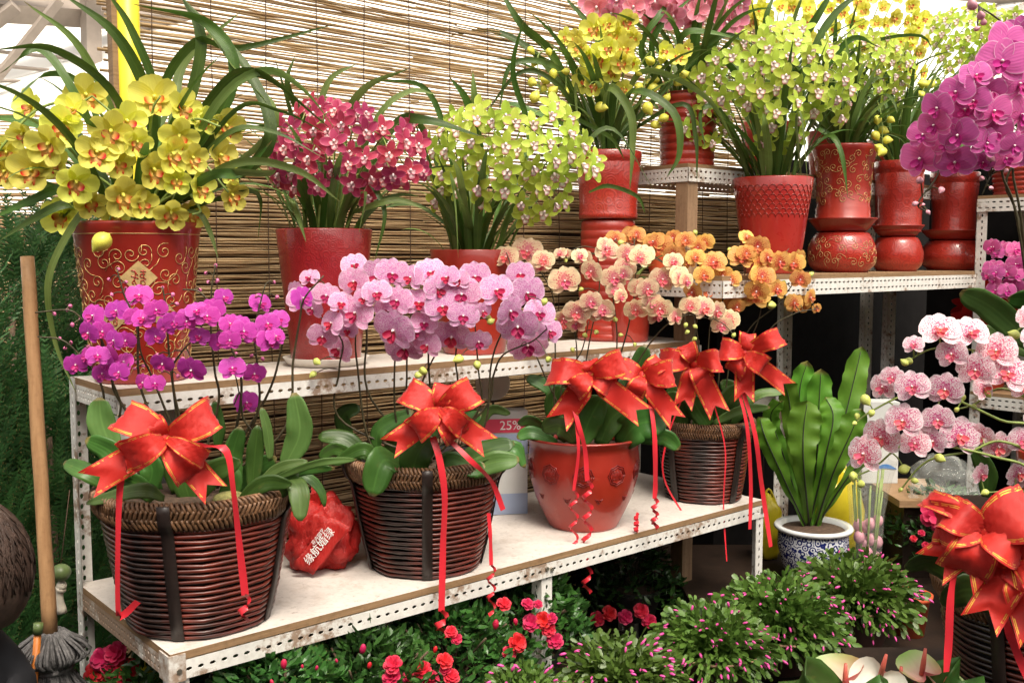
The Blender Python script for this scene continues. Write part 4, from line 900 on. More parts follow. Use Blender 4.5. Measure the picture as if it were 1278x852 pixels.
for pl in [[(740,690),(690,520),(680,420),(720,300),(700,160)],[(745,690),(700,540),(760,400),(660,260),(560,270),(500,400),(500,510),(440,600),(470,628)],[(750,690),(720,500),(760,430),(690,480),(655,520),(630,575)],[(760,650),(800,400),(780,150),(680,60),(620,20)]]:
    sp.append([(960+a/2.368, b/2.368) for a, b in pl])
spikes_and_pedicels(t, pxs(sp, c.y-.1, Yb, c+Z*.16), tg, M['spike'], .0034, .0016)
px_leaves(t, [([(1300,440),(1240,385),(1199,364)],38,2.4,'phleaf_light',.4),([(1310,420),(1285,378),(1258,372)],30,2.4),([(1310,450),(1260,425),(1215,412)],28,2.42,'phleaf_light'),([(1320,470),(1340,430),(1370,420)],36,2.4)])
# magenta cluster behind, on the corner rack
c = E0-W*.28+U*.13+Z*(.766); c = V(c)
t = thing('potted_orchid', c, 'small magenta orchid clump on the corner rack behind the arching magenta orchid', 'potted plant', 'orchids in pots and baskets')
pot(t, c, .16, .085, .06, M['redpot'], 'plain'); Ym = c.y
tg = plant_flowers(t, 'big', [(R.uniform(1232, 1300), R.uniform(308, 368), R.uniform(20, 27)) for _ in range(34)], Ym, .06, (1, 0, 0))
spikes_and_pedicels(t, pxs([[(1250,420),(1245,370),(1240,330)],[(1262,420),(1262,370),(1262,320)],[(1275,420),(1280,370),(1285,320)]], Ym, Ym, c+Z*.15), tg, M['spike'])
random_straps(t, c+Z*.14, 8, (.12, .2), w=(.03, .04), droop=(60, 100))
# poinsettia in the dark
c = E0-W*.02+U*.10+Z*.766
t = thing('poinsettia', c, 'dark red poinsettia in shade on the corner rack', 'potted plant')
pot(t, c, .12, .07, .05, M['redpot'], 'plain'); m = MB(); q = MB()
for i in range(16):
    a = R.random()*TAU; r_ = R.uniform(.0, .1); p = c+V((math.cos(a)*r_, math.sin(a)*r_, .25+R.uniform(0, .12)-r_*.4)); tube(q, [c+Z*.1, p], .002, 4)
    for k in range(7):
        mm = MB(); petal(mm, k*TAU/7, .07, .035, .5, .6, .1); 
        m.add([p+V(v)@Matrix.Rotation(.9, 3, 'X') for v in mm.v], mm.f, mm.uv)
m.build('bracts', M['poin'], t); q.build('stem', M['spike'], t)
# ------------------------------------------------------------------ cymbidiums
def dome(t, kind, c, rx, ry, Y, depth, n, size, spikes=9, base=None, rng=None, mind=.7, lump=None, matn='spike_green', below=-.85):
    """flower head: flowers scattered over the front of an egg-shaped clump; c in px"""
    rng = rng or random.Random(int(c[0])); pts = []; tries = 0
    k = Y/F; cc = P(c[0], c[1], Y)
    lobes = [((i+.5)/7*2-1+rng.uniform(-.10, .10), rng.uniform(.55, 1.12), rng.uniform(-1.05, -.45)) for i in range(7)]
    while len(pts) < n and tries < 16000:
        tries += 1
        a = rng.uniform(-1.05, 1.05); b = rng.uniform(-1.1, 1.05)
        lb = min(lobes, key=lambda l: abs(l[0]-a)); env = math.sqrt(max(0, 1.08-a*a)); u_ = -b
        if u_ > env*lb[1] or u_ < env*lb[2] or abs(a) > 1.03: continue
        if abs(a-lb[0]) > .115 and rng.random() < .55: continue
        nz = 1+.16*noise.noise(V((a*2.2+c[0], b*2.2, 3)))+.14*noise.noise(V((a*5+c[0], b*5, 7)))
        d = math.sqrt(max(0, 1-min(1, a*a+b*b)))*(.75+.35*lb[1]); lay = rng.choice((1, 1, 1, .78))
        p = cc+V((a*rx*k*nz, -d*depth*lay+rng.uniform(-.012, .012), -b*ry*k*nz))
        if any((p-q).length < size*mind for q, _ in pts): continue
        pts.append((p, V((a*.75, -.75-d*.3, -b*.35))))
    for p, f in pts:
        flower(t, kind, p, f+V((rng.uniform(-.45, .45), rng.uniform(-.2, .2), rng.uniform(-.45, .3))), size*rng.uniform(.85, 1.15), rng=rng)
    sps = []
    for i in range(spikes):
        a = (i+.5)/spikes*2-1; top = cc+V((a*rx*k*.8, -depth*rng.uniform(.1, .75), ry*k*rng.uniform(.15, .75)*(1-a*a*.4)))
        b0 = V(base)+V((a*.045, rng.uniform(-.04, .03), 0)); sps.append([b0, b0.lerp(top, .5)+V((-a*.01, .01, .02)), top])
    spikes_and_pedicels(t, sps, [p for p, _ in pts], M[matn], .0034, .0013)
    return pts
def cymb_plant(label, c, h, rt, rb, mat='redpot', style='taper', scroll=None):
    t = thing('potted_cymbidium', c, label, 'potted plant', 'cymbidiums in red pots'); p_, pr = pot(t, c, h, rt, rb, M[mat], style)
    return t, p_, pr
# A: yellow, far left
c = base_at(178, .36, ZU); Y = c.y
t, p_, pr = cymb_plant('big yellow cymbidium in a tall red pot with gold scrollwork and diamonds at far left', c, .312, .121, .090)
scrolls(p_, c, pr, .012, .27, 76, .0135, M['gold'], 11)
def diamond(a0, z0, hw, hh):
    m = MB(); ch = MB(); n = 9
    def on(a, z, e): r = pr_at(pr, z)+e; return c+V((math.cos(a)*r, math.sin(a)*r, z))
    vs = []; fs = []
    for j in range(n):
        for i in range(n):
            s = i/(n-1)*2-1; q = j/(n-1)*2-1; x = (s+q)/2; y = (s-q)/2; vs.append(on(a0-x*hw/.11, z0+y*hh, .0016))
    for j in range(n-1):
        for i in range(n-1): fs.append((j*n+i, j*n+i+1, (j+1)*n+i+1, (j+1)*n+i))
    m.add(vs, fs); d = m.build('gold_diamond', M['goldpatch'], p_)
    k = hw*.42
    st = [[(-.9,.75),(-.2,.8)],[(-.55,1.),(-.6,.1),(-.9,-.2)],[(-.8,.45),(-.3,.45),(-.2,.1),(-.7,.0)],[(-.7,-.3),(-.25,-.35),(-.3,-.85),(-.75,-.8),(-.7,-.3)],[(.1,.3),(.5,.75),(.9,.9)],[(.45,.95),(.4,.2),(.55,-.3),(.25,-.9)],[(.05,-.1),(.5,.1),(.95,.2)],[(.55,-.2),(.8,-.6),(.6,-.75)]]
    for l in st: tube(ch, catmull([on(a0-x*k/.11, z0+y*k*1.1, .0022) for x, y in l], 8), .0011, 4)
    ch.build('painted_characters', M['redpot'], p_)
ca = math.atan2(-c.y, -c.x); diamond(ca+.0, .205, .034, .032); diamond(ca-.50, .128, .032, .028); diamond(ca+.48, .128, .032, .028)
m = MB(); zz = .205+.03; r_ = pr_at(pr, .288)+.0005; tube(m, [c+V((math.cos(TAU*i/60)*r_, math.sin(TAU*i/60)*r_, .288)) for i in range(61)], .0007, 4, cap=False); m.build('gold_line', M['gold'], p_)
zA = (2.937, 0, 0)
fl = [(120,395,120),(315,355,140),(570,370,150),(665,400,120),(740,445,100),(825,465,120),(235,460,140),(405,485,140),(460,450,130),(25,560,130),(90,490,110),(185,530,140),(350,565,140),(655,500,140),(625,565,140),(800,575,130),(20,630,110),(115,630,140),(205,600,120),(275,665,140),(430,600,120),(555,625,150),(650,660,100),(725,690,130),(845,715,110),(445,715,140),(520,745,110),(230,790,130),(420,800,100),(625,775,110),(710,780,110),(-40,560,130),(-60,640,120),(-30,500,100),(270,410,110),(500,520,100),(700,580,100),(330,740,100),(845,640,80)]
tg = plant_flowers(t, 'cyel', fl, Y-.03, .10, zA, 1.10, look=.9)
tg += buds(t, 'bud_yellow', [(370, 890, 82)], Y-.15, zA)
sp = pxs([[(160,240),(150,180),(110,130),(50,135),(5,180),(-20,215)],[(175,240),(178,180),(150,150),(115,120)],[(185,250),(186,190),(190,140),(200,120)],[(190,250),(215,190),(240,150),(275,158)],[(195,260),(235,215),(250,200),(285,240)],[(160,255),(120,220),(80,215),(50,215)],[(165,258),(110,245),(95,255),(80,270)],[(175,260),(150,230),(145,250),(128,300)],[(190,262),(230,240),(250,262),(240,268)]], Y, Y-.1, c+Z*.27)
spikes_and_pedicels(t, sp, tg, M['spike_green'], .0042, .002)
px_straps(t, [
 ([(165,262,Y),(150,170,Y),(100,60,Y-.1),(30,2,Y-.15)],.018,'strap_light'),([(172,262,Y),(190,150,Y-.02),(150,50,Y-.1),(75,-10,Y-.15)],.026),([(180,262,Y),(195,130,Y),(165,40,Y-.05),(130,-15,Y-.1)],.02),
 ([(165,255,Y),(150,130,Y-.1),(70,62,Y-.15),(-10,62,Y-.2)],.02),([(158,262,Y),(100,130,Y-.1),(50,62,Y-.1),(0,92,Y-.15)],.018),([(150,262,Y),(110,120,Y),(60,92,Y-.05),(10,132,Y-.1)],.014),
 ([(185,262,Y),(200,120,Y+.03),(245,52,Y),(300,60,Y),(420,30,Y+.05)],.02),([(190,262,Y),(260,130,Y-.06),(320,90,Y-.1),(412,160,Y-.12)],.024),([(190,262,Y),(250,70,Y),(225,-10,Y)],.026),
 ([(195,262,Y),(290,110,Y-.05),(260,30,Y-.05),(165,5,Y-.1)],.026),([(200,262,Y),(330,190,Y-.08),(310,90,Y-.05),(225,-5,Y)],.030),([(200,265,Y),(340,160,Y-.05),(290,80,Y-.05),(245,20,Y)],.024,'strap_light'),
 ([(200,265,Y),(270,130,Y-.1),(330,88,Y-.1),(380,112,Y-.1),(425,170,Y-.1)],.018,'strap_light'),([(195,268,Y),(260,220,Y-.12),(300,215,Y-.1),(340,175,Y-.1)],.022),([(200,268,Y),(260,218,Y-.1),(330,216,Y-.1),(345,212,Y-.1)],.018,'strap_light'),
 ([(200,268,Y),(290,140,Y-.08),(350,138,Y-.1),(410,168,Y-.1)],.012),([(200,268,Y),(280,170,Y-.1),(340,165,Y-.1),(405,198,Y-.1)],.014),([(200,268,Y),(290,205,Y-.1),(370,212,Y-.1),(425,252,Y-.1)],.018,'strap_light'),
 ([(150,268,Y),(90,235,Y-.1),(40,250,Y-.12),(-15,275,Y-.12)],.022),([(150,270,Y),(80,240,Y-.06),(30,225,Y-.06),(-15,235,Y-.1)],.022),([(150,272,Y),(90,255,Y-.1),(45,272,Y-.12),(0,300,Y-.1)],.024),([(150,270,Y),(70,170,Y),(20,150,Y),(-20,148,Y)],.022),
 ([(205,270,Y),(245,265,Y-.08),(262,290,Y-.08),(272,322,Y-.08)],.012,'strap_light'),([(140,275,Y),(110,260,Y-.1),(75,310,Y-.12),(60,360,Y-.12),(70,430,Y-.1),(95,490,Y-.1)],.016,'strap_light'),([(205,272,Y),(300,240,Y-.05),(325,250,Y),(322,300,Y)],.010),([(185,262,Y),(215,160,Y),(230,80,Y+.05),(300,15,Y+.05)],.024,'strap_light')])
random_straps(t, c+Z*.275, 30, (.25, .5), rad=.06, droop=(50, 130), light=.25, rng=random.Random(5))
# B: crimson
c = base_at(408, .37, ZU); Y = c.y
sau = MB(); lathe(sau, c, [(0, 0), (.085, 0), (.098, .018), (.094, .019), (.08, .006), (0.001, .006)], 40); sau.build('white_saucer', M['saucer_white'], loc=c); so = bpy.data.objects['white_saucer']; tag(so, 'shallow white ceramic saucer under the crimson cymbidium pot', 'saucer')
c = c+Z*.0065
t, p_, pr = cymb_plant('crimson cymbidium in a mottled deep red pot standing on a white saucer', c, .30, .108, .078, 'crimsonpot', 'plain')
dome(t, 'cred', (432, 193), 94, 60, Y-.02, .15, 84, .057, 9, c+Z*.27)
px_straps(t, [([(405,262,Y),(395,180,Y+.05),(360,110,Y),(368,70,Y)],.02),([(415,262,Y),(400,150,Y),(412,100,Y),(445,80,Y)],.018,'strap_light'),([(425,262,Y),(430,160,Y),(455,110,Y-.05),(512,85,Y-.08)],.022,'strap_light'),([(430,262,Y),(470,150,Y-.05),(510,115,Y-.05),(545,118,Y-.05)],.018,'strap_light'),
 ([(430,265,Y),(490,160,Y),(530,150,Y-.05),(600,170,Y-.05)],.026),([(435,268,Y),(470,255,Y-.1),(500,250,Y-.1),(535,262,Y-.1)],.016,'strap_light'),([(430,268,Y),(450,220,Y-.05),(480,262,Y-.1),(468,325,Y-.1)],.014),([(385,265,Y),(365,250,Y-.12),(372,270,Y-.12),(382,302,Y-.12)],.014,'strap_light'),([(430,268,Y),(455,240,Y-.1),(448,290,Y-.12)],.012,'strap_light')])
random_straps(t, c+Z*.27, 34, (.16, .4), rad=.07, droop=(10, 90), light=.4, rng=random.Random(6))
# C: lime green
c = base_at(592, .37, ZU); Y = c.y
t, p_, pr = cymb_plant('lime green cymbidium with a dense flower head, plain red pot, mid upper shelf', c, .262, .112, .08, 'redpot', 'plain')
dome(t, 'cgrn', (636, 203), 96, 74, Y-.04, .16, 74, .070, 9, c+Z*.23, below=-.8)
px_straps(t, [([(590,300,Y),(575,250,Y-.17),(562,215,Y-.2),(568,260,Y-.22),(572,322,Y-.22)],.018,'strap_light'),([(590,300,Y),(600,200,Y+.05),(585,130,Y),(560,95,Y)],.030),([(585,300,Y),(595,180,Y+.05),(592,120,Y),(590,88,Y)],.022,'strap_light'),([(580,300,Y),(545,200,Y+.05),(520,150,Y),(500,160,Y)],.02),([(580,300,Y),(560,180,Y),(530,110,Y),(470,100,Y)],.018),
 ([(610,300,Y),(660,180,Y+.1),(640,90,Y+.05),(655,20,Y)],.018),([(610,300,Y),(700,220,Y),(760,160,Y),(815,235,Y)],.018),([(580,300,Y),(530,260,Y),(500,255,Y),(470,262,Y)],.012)])
random_straps(t, c+Z*.22, 44, (.16, .42), rad=.075, droop=(5, 80), light=.25, rng=random.Random(7))
# lower plain red pot beside, on upper shelf
c0 = base_at(784, .35, ZU)
t = thing('potted_seedling', c0, 'small red pot half hidden behind the cream orchids on the upper shelf', 'potted plant')
pot(t, c0, .175, .066, .056, M['redpot'], 'plain'); random_straps(t, c0+Z*.155, 8, (.08, .15), rad=.03, rng=random.Random(8))
# D: yellow on a banded stand pot
c = base_at(757, .435, ZU); Y = c.y
st = thing('banded_planter', c, 'upturned banded red planter under the yellow cymbidium in the middle', 'planter'); mb = MB()
pr = [(0, 0), (.082, 0)]
for k in range(14):
    q = k/14; r_ = .088-.010*q; pr += [(r_*1.01, .350*q+.002), (r_*1.012, .350*q+.017), (r_*.99, .350*q+.019), (r_*.99, .350*q+.022)]
pr += [(.07, .352), (.0, .353)]; lathe(mb, c, pr, 44); mb.build('body', M['redpot'], st)
c = c+Z*.354
t, p_, pr = cymb_plant('yellow cymbidium with hanging buds in a banded red pot, top middle', c, .195, .098, .086, 'redpot_pat', 'cyl')
z3 = (2.905, 620, 0)
fl = [(260,135,65),(300,175,70),(355,105,95),(375,215,95),(330,285,90),(360,310,80),(425,255,75),(430,130,90),(465,80,85),(500,135,65),(455,225,75),(490,225,65),(460,180,85),(460,320,65),(600,185,70),(660,205,65),(680,175,55),(335,200,80),(400,90,70),(290,140,60),(410,175,70)]
tg = plant_flowers(t, 'cyel', fl, Y-.04, .08, z3, 1.12, look=.9)
tg += buds(t, 'bud_yellow', [(190,190,34),(125,185,36),(135,230,38),(205,270,48),(130,300,42),(175,290,44),(140,350,46),(250,260,34),(205,330,48),(250,335,42),(170,320,44),(515,265,38),(555,220,42),(600,215,44),(680,270,48),(660,298,42),(515,320,50),(570,320,46),(550,395,54),(618,355,44),(603,430,46),(577,455,50),(380,390,52),(545,300,36),(590,250,36),(575,290,40)], Y-.08, z3)
sp = []
for pl in [[(410,470),(390,330),(400,200),(380,110)],[(400,470),(340,300),(270,200),(160,190),(150,260),(160,340)],[(395,470),(360,320),(280,200),(255,230),(250,330)],[(420,470),(450,320),(470,200),(470,90)],[(430,470),(510,260),(560,190),(540,280),(520,400)],[(430,470),(560,260),(640,180),(625,300),(600,450)],[(430,470),(500,300),(600,200),(680,180),(680,270)]]: sp.append([(620+a/2.905, b/2.905) for a, b in pl])
spikes_and_pedicels(t, pxs(sp, Y, Y-.08, c+Z*.19), tg, M['spike_green'], .0036, .0016)
px_straps(t, [([(740,178,Y),(720,110,Y-.1),(718,130,Y-.14),(727,190,Y-.14)],.026,'strap_light'),([(750,175,Y),(760,110,Y-.15),(787,140,Y-.2),(790,185,Y-.2),(786,238,Y-.2)],.028,'strap_light'),([(760,175,Y),(790,115,Y-.15),(840,140,Y-.2),(848,190,Y-.2),(832,222,Y-.2)],.026),
 ([(765,175,Y),(800,90,Y-.1),(880,120,Y-.15),(920,185,Y-.15)],.020,'strap_light'),([(740,175,Y),(700,90,Y-.05),(640,80,Y-.1),(622,140,Y-.1)],.02),([(740,175,Y),(690,70,Y),(650,30,Y-.1),(620,-20,Y-.1)],.028),([(740,175,Y),(680,80,Y),(620,40,Y),(560,45,Y)],.022),([(750,175,Y),(750,60,Y),(700,-10,Y)],.024),
 ([(735,175,Y),(700,110,Y-.1),(650,90,Y-.12),(600,150,Y-.12)],.016),([(770,175,Y),(850,90,Y),(900,45,Y-.05),(945,58,Y-.05)],.022),([(770,175,Y),(850,130,Y-.1),(868,170,Y-.1),(870,225,Y-.1)],.016),([(745,175,Y),(700,140,Y-.1),(760,170,Y-.15),(780,200,Y-.15)],.016),
 ([(735,240,Y-.1),(760,232,Y-.15),(795,245,Y-.15),(806,268,Y-.15)],.014),([(745,175,Y),(690,150,Y-.1),(640,130,Y-.1),(632,145,Y-.1)],.018)])
random_straps(t, c+Z*.19, 34, (.2, .5), rad=.065, droop=(20, 120), light=.3, rng=random.Random(9))
# E: rose cymbidium on the small high shelf
c = S(1.75, .34, ZH+.001); Y = c.y
t, p_, pr = cymb_plant('rose pink cymbidium in a banded red pot on the small high shelf', c, .215, .088, .080, 'redpot', 'banded')
fl = [(365,30),(420,50),(440,10),(495,30),(530,5),(570,60),(575,10),(610,35),(660,20),(705,80),(730,40),(780,20),(805,60),(860,40),(880,15),(865,80),(640,60),(700,5),(830,5),(560,90),(830,85),(345,10),(490,-20),(620,-20),(760,-20),(860,-20),(400,-15),(560,-30),(680,-40)]
tg = plant_flowers(t, 'cpnk', [(a, b, R.uniform(72, 92)) for a, b in fl], Y-.02, .08, z3, 1.1, look=.9)
spikes_and_pedicels(t, pxs([[(835,110),(800,50),(760,10)],[(840,110),(835,50),(820,-5)],[(845,110),(870,50),(880,10)],[(850,110),(880,60),(905,25)],[(830,110),(790,60),(750,15)]], Y, Y-.05, c+Z*.19), tg, M['spike_green'], .0034, .0016)
px_straps(t, [([(830,120,Y),(815,50,Y-.1),(870,-10,Y-.12)],.022),([(832,120,Y),(800,60,Y-.12),(830,10,Y-.12),(845,-20,Y)],.022),([(850,120,Y),(850,50,Y-.12),(880,40,Y-.15),(943,55,Y-.15)],.024),([(845,120,Y),(870,50,Y-.05),(895,90,Y-.1)],.020)])
random_straps(t, c+Z*.19, 30, (.2, .45), rad=.06, droop=(20, 110), light=.3, rng=random.Random(10))
# yellow ones behind on the high shelf
lab = ['yellow cymbidium behind the lime one, high shelf beside the rose cymbidium', 'pale yellow cymbidium at the back of the high shelf, above the gold patterned pot', 'pale greenish cymbidium at the far end of the high shelf']
for i, (uu, cx_, cy_, rx_, ry_, kd, sz, n) in enumerate(((2.17, 962, 22, 44, 52, 'cyel', .062, 34), (2.55, 1085, 30, 60, 46, 'cyel', .055, 30), (2.95, 1215, 42, 52, 30, 'cgrn', .062, 34))):
    c = S(uu, .36, ZH+.001); t, p_, pr = cymb_plant(lab[i], c, .17, .08, .065, 'redpot', 'plain')
    dome(t, kd, (cx_, cy_), rx_, ry_, c.y-.02, .10, n, sz, 6, c+Z*.15, below=-.95)
    random_straps(t, c+Z*.15, 46, (.25, .5), rad=.05, el=(50, 88), droop=(20, 110), w=(.018, .028), light=.35, rng=random.Random(20+i))
# F: lime green in scale-embossed pot
c = S(ufor(963, .15, 300), .15, ZT+.001); Y = c.y
t, p_, pr = cymb_plant('lime cymbidium in a flared red pot embossed with fish scales, right upper shelf', c, .283, .118, .080, 'redpot_scale', 'plain')
m = MB(); ca = math.atan2(-c.y, -c.x)
def onp2(a, z, e=.0006): r = pr_at(pr, z)+e; return c+V((math.cos(a)*r, math.sin(a)*r, z))
for j in range(7):
    for i in range(-6, 7):
        a0 = ca+(i+(.5 if j % 2 else 0))*.19; z0 = .165+j*.0135
        tube(m, [onp2(a0+math.cos(PI*k/8)*.095, z0+math.sin(PI*k/8)*.0125) for k in range(9)], .0011, 4)
m.build('embossed_scales', M['redpot'], p_)
dome(t, 'cgrn', (962, 113), 92, 66, Y-.03, .17, 84, .073, 9, c+Z*.26, below=-.9)
dome(t, 'cgrn', (880, 150), 28, 34, Y-.03, .05, 10, .058, 2, c+Z*.26)
px_straps(t, [([(1000,218,Y),(995,150,Y-.2),(1000,150,Y-.22),(1008,228,Y-.22)],.024,'strap_light'),([(950,218,Y),(960,100,Y+.1),(955,30,Y),(968,-10,Y)],.026),([(960,218,Y),(980,90,Y+.05),(1020,20,Y),(1045,-20,Y)],.032),([(970,218,Y),(1010,80,Y),(1040,20,Y),(1090,-20,Y)],.028),([(985,218,Y),(1030,170,Y-.1),(1050,190,Y-.15),(1058,245,Y-.15)],.016),
 ([(945,218,Y),(900,140,Y-.1),(875,140,Y-.12),(880,185,Y-.12)],.016),([(950,218,Y),(930,110,Y),(880,60,Y-.1),(840,75,Y-.1)],.02),([(975,218,Y),(1010,120,Y+.05),(1060,50,Y),(1100,60,Y)],.024)])
random_straps(t, c+Z*.26, 46, (.16, .46), rad=.08, droop=(5, 80), light=.3, rng=random.Random(11))
stk = MB(); tube(stk, [c+V((-.045, -.06, .16)), c+V((-.04, -.05, .34))], .006, 6); stk.build('stake', M['wood'], t)
# G, H, I on drum stands
defs = [(1050, .107, .205, .074, .215, 'redpot_pat', True, 'red drum stand painted with dull gold scrolls under the tall gold patterned pot', 'yellow-green cymbidium in a tall red pot covered with gold pattern', 'tall'),
        (1119, .086, .175, .068, .205, 'redpot_pat', False, 'smallest plain red drum stand, between the other two', 'budding cymbidium in a plain straight red pot, right of the gold patterned one', 'cyl'),
        (1188, .112, .17, .074, .185, 'redpot_pat', False, 'wide dark red drum stand at the right end of the shelf', 'leafy cymbidium in a smooth red pot behind the magenta orchid', 'cyl')]
for i, (px, sr, _, prad, ph, mt, gold, l1, l2, sty) in enumerate(defs):
    c = S(ufor(px, .17, 330), .17, ZT+.001); s_, dz = stand(c, (.175, .160, .150)[i], sr, gold, l1); c = c+Z*(dz+.001)
    t, p_, pr = cymb_plant(l2, c, (.262, .245, .235)[i], (.103, .084, .088)[i], (.090, .078, .078)[i], 'redpot_pat' if i else 'redpot', sty)
    if gold: scrolls(p_, c, pr, .07, .25, 46, .011, M['gold'], 21, .0006)
    Y = c.y
    if i == 0:
        dome(t, 'cgrn', (1086, 88), 44, 46, Y-.03, .10, 44, .056, 5, c+Z*.235); 
        bl = buds(t, 'bud_yellow', [(1108, 175, 14), (1097, 185, 14), (1100, 190, 15), (1095, 150, 12), (1103, 163, 14), (1093, 170, 13), (1112, 150, 12)], Y-.09, (1, 0, 0)); spikes_and_pedicels(t, [[c+Z*.24, P(1080, 120, Y-.06), P(1098, 135, Y-.09), P(1102, 190, Y-.09)]], bl, M['spike_green'])
    elif i == 1:
        dome(t, 'cyel', (1125, 70), 30, 40, Y, .08, 12, .055, 4, c+Z*.22); bl = buds(t, 'bud_yellow', [(1140, 95, 13), (1152, 105, 14), (1162, 105, 14), (1150, 118, 12), (1133, 84, 12)], Y-.08, (1, 0, 0)); spikes_and_pedicels(t, [[c+Z*.22, P(1130, 100, Y-.05), P(1160, 110, Y-.08)]], bl, M['spike_green'])
    else: dome(t, 'cgrn', (1200, 95), 40, 34, Y, .08, 18, .055, 4, c+Z*.18)
    random_straps(t, c+Z*(.235, .22, .21)[i], (54, 60, 50)[i], (.2, .52), rad=.06, el=(52, 88), droop=(15, 125), w=(.014, .026), light=(.3, .4, .5)[i], rng=random.Random(30+i))
    if i == 0: px_straps(t, [([(1050,168,Y),(1046,110,Y-.1),(1070,60,Y-.1),(1150,45,Y-.1),(1170,90,Y-.1)],.014),([(1060,168,Y),(1080,110,Y-.1),(1110,95,Y-.1),(1140,110,Y-.1)],.016,'strap_light'),([(1040,168,Y),(1020,160,Y-.15),(1045,180,Y-.18),(1058,240,Y-.18)],.016)])
# pot J on the corner rack
c = E0-W*.13+U*.14+Z*(H+.216)
t, p_, pr = cymb_plant('wide banded red pot of greenery on the high corner shelf at the right edge', V(c), .15, .14, .125, 'redpot', 'banded')
random_straps(t, V(c)+Z*.13, 34, (.2, .45), rad=.09, droop=(20, 120), rng=random.Random(41))
dome(t, 'cgrn', (1262, 60), 30, 40, c.y, .06, 16, .06, 4, V(c)+Z*.13)
# small pot with a dark plant on lower ledge behind the lime pot
c = S(1.66, .36, ZT+.001)
t = thing('potted_seedling', c, 'little orange red pot behind the wooden post', 'potted plant'); pot(t, c, .07, .046, .034, M['terracotta'], 'plain'); random_straps(t, c+Z*.06, 6, (.05, .1), rad=.02, rng=random.Random(42))
# ------------------------------------------------------------------ bag, carton, basins
def noisy_blob(mb, c, rx, ry, rz, seed, amp=.18, n=28, m=18, pinch=None):
    c = V(c); vs = []; fs = []
    for j in range(m+1):
        t = PI*j/m
        for k in range(n):
            a = TAU*k/n; d = V((math.sin(t)*math.cos(a), math.sin(t)*math.sin(a), -math.cos(t)))
            q = 1+amp*noise.noise(d*2.2+V((seed, 0, 0)))+amp*.5*abs(noise.noise(d*5+V((0, seed, 0))))+(amp*.35*abs(noise.noise(d*13+V((0, seed, 3)))) if n > 30 else 0)
            p = V((d.x*rx*q, d.y*ry*q, d.z*rz*q)); p.z = max(p.z, -rz*.8); vs.append(c+p)
    for j in range(m):
        for k in range(n): fs.append((j*n+k, j*n+(k+1) % n, (j+1)*n+(k+1) % n, (j+1)*n+k))
    mb.add(vs, fs, [(k/n, j/m) for j in range(m+1) for k in range(n)])
c = S(ufor(402, .27, 700), .27, ZL+.0015)
t = thing('plastic_bag', c, 'crumpled red plastic bag with white lettering between the two left baskets', 'bag')
mb = MB(); noisy_blob(mb, c+Z*.066, .070, .060, .080, 4, .36, 60, 40); b = mb.build('bag_body', M['bag'], t)
mb = MB(); 
for k in range(9): 
    a = TAU*k/9; strip(mb, catmull([c+V((math.cos(a)*.02, math.sin(a)*.02, .112)), c+V((math.cos(a)*.006-.01, math.sin(a)*.006, .128)), c+V((math.cos(a)*.028-.02, math.sin(a)*.02, .155+.01*(k % 3)))], 8), .02, V((-math.sin(a), math.cos(a), 0)), .1, nu=3)
mb.build('tied_neck', M['bag'], t)
def flap_pt(x, y): # flat lettered panel leaning on the bag
    o = P(366, 704, c.y-.078); e1 = (P(412, 645, c.y-.066)-o); e2 = (P(392, 716, c.y-.084)-o); return o+e1*x+e2*y
mb = MB(); n = 10; vs = [flap_pt(i/n*1.02-.02, j/n*1.0)+V((0, -.004*math.sin(i*.9+j*.6), .002*math.sin(i*1.3))) for j in range(n+1) for i in range(n+1)]
mb.add(vs, [(j*(n+1)+i, j*(n+1)+i+1, (j+1)*(n+1)+i+1, (j+1)*(n+1)+i) for j in range(n) for i in range(n)]); fo = mb.build('printed_panel', M['bag'], t); sd = fo.modifiers.new('t', 'SOLIDIFY'); sd.thickness = .002
def text_mesh(name, body, size, M4, mat, parent, ext=.0004):
    cu = bpy.data.curves.new(name, 'FONT'); cu.body = body; cu.size = size; cu.extrude = ext; cu.align_x = 'CENTER'; cu.align_y = 'CENTER'; cu.resolution_u = 4
    tmp = bpy.data.objects.new(name+'_src', cu); COL.objects.link(tmp); bpy.context.view_layer.update()
    me = bpy.data.meshes.new_from_object(tmp.evaluated_get(bpy.context.evaluated_depsgraph_get())); bpy.data.objects.remove(tmp)
    me.materials.clear(); me.materials.append(mat); o = bpy.data.objects.new(name, me); COL.objects.link(o); o.parent = parent
    off = V(WOFF[parent.name]); Mx = M4.copy(); Mx.translation = M4.translation-off; o.matrix_basis = Mx; return o
ex = (flap_pt(1, 0)-flap_pt(0, 0)).normalized(); ey = -(flap_pt(0, 1)-flap_pt(0, 0)); ey = (ey-ex*ey.dot(ex)).normalized(); ez = ex.cross(ey)
if ez.y > 0: ez = -ez
RM = Matrix((ex, ey, ez)).transposed()
text_mesh('lettering', '缘航婚绿', .0225, Matrix.Translation(flap_pt(.48, .45)+ez*.0065) @ RM.to_4x4(), M['white'], fo)
text_mesh('lettering', '花卉园艺', .010, Matrix.Translation(flap_pt(.62, .14)+ez*.0065) @ RM.to_4x4(), M['white'], fo)
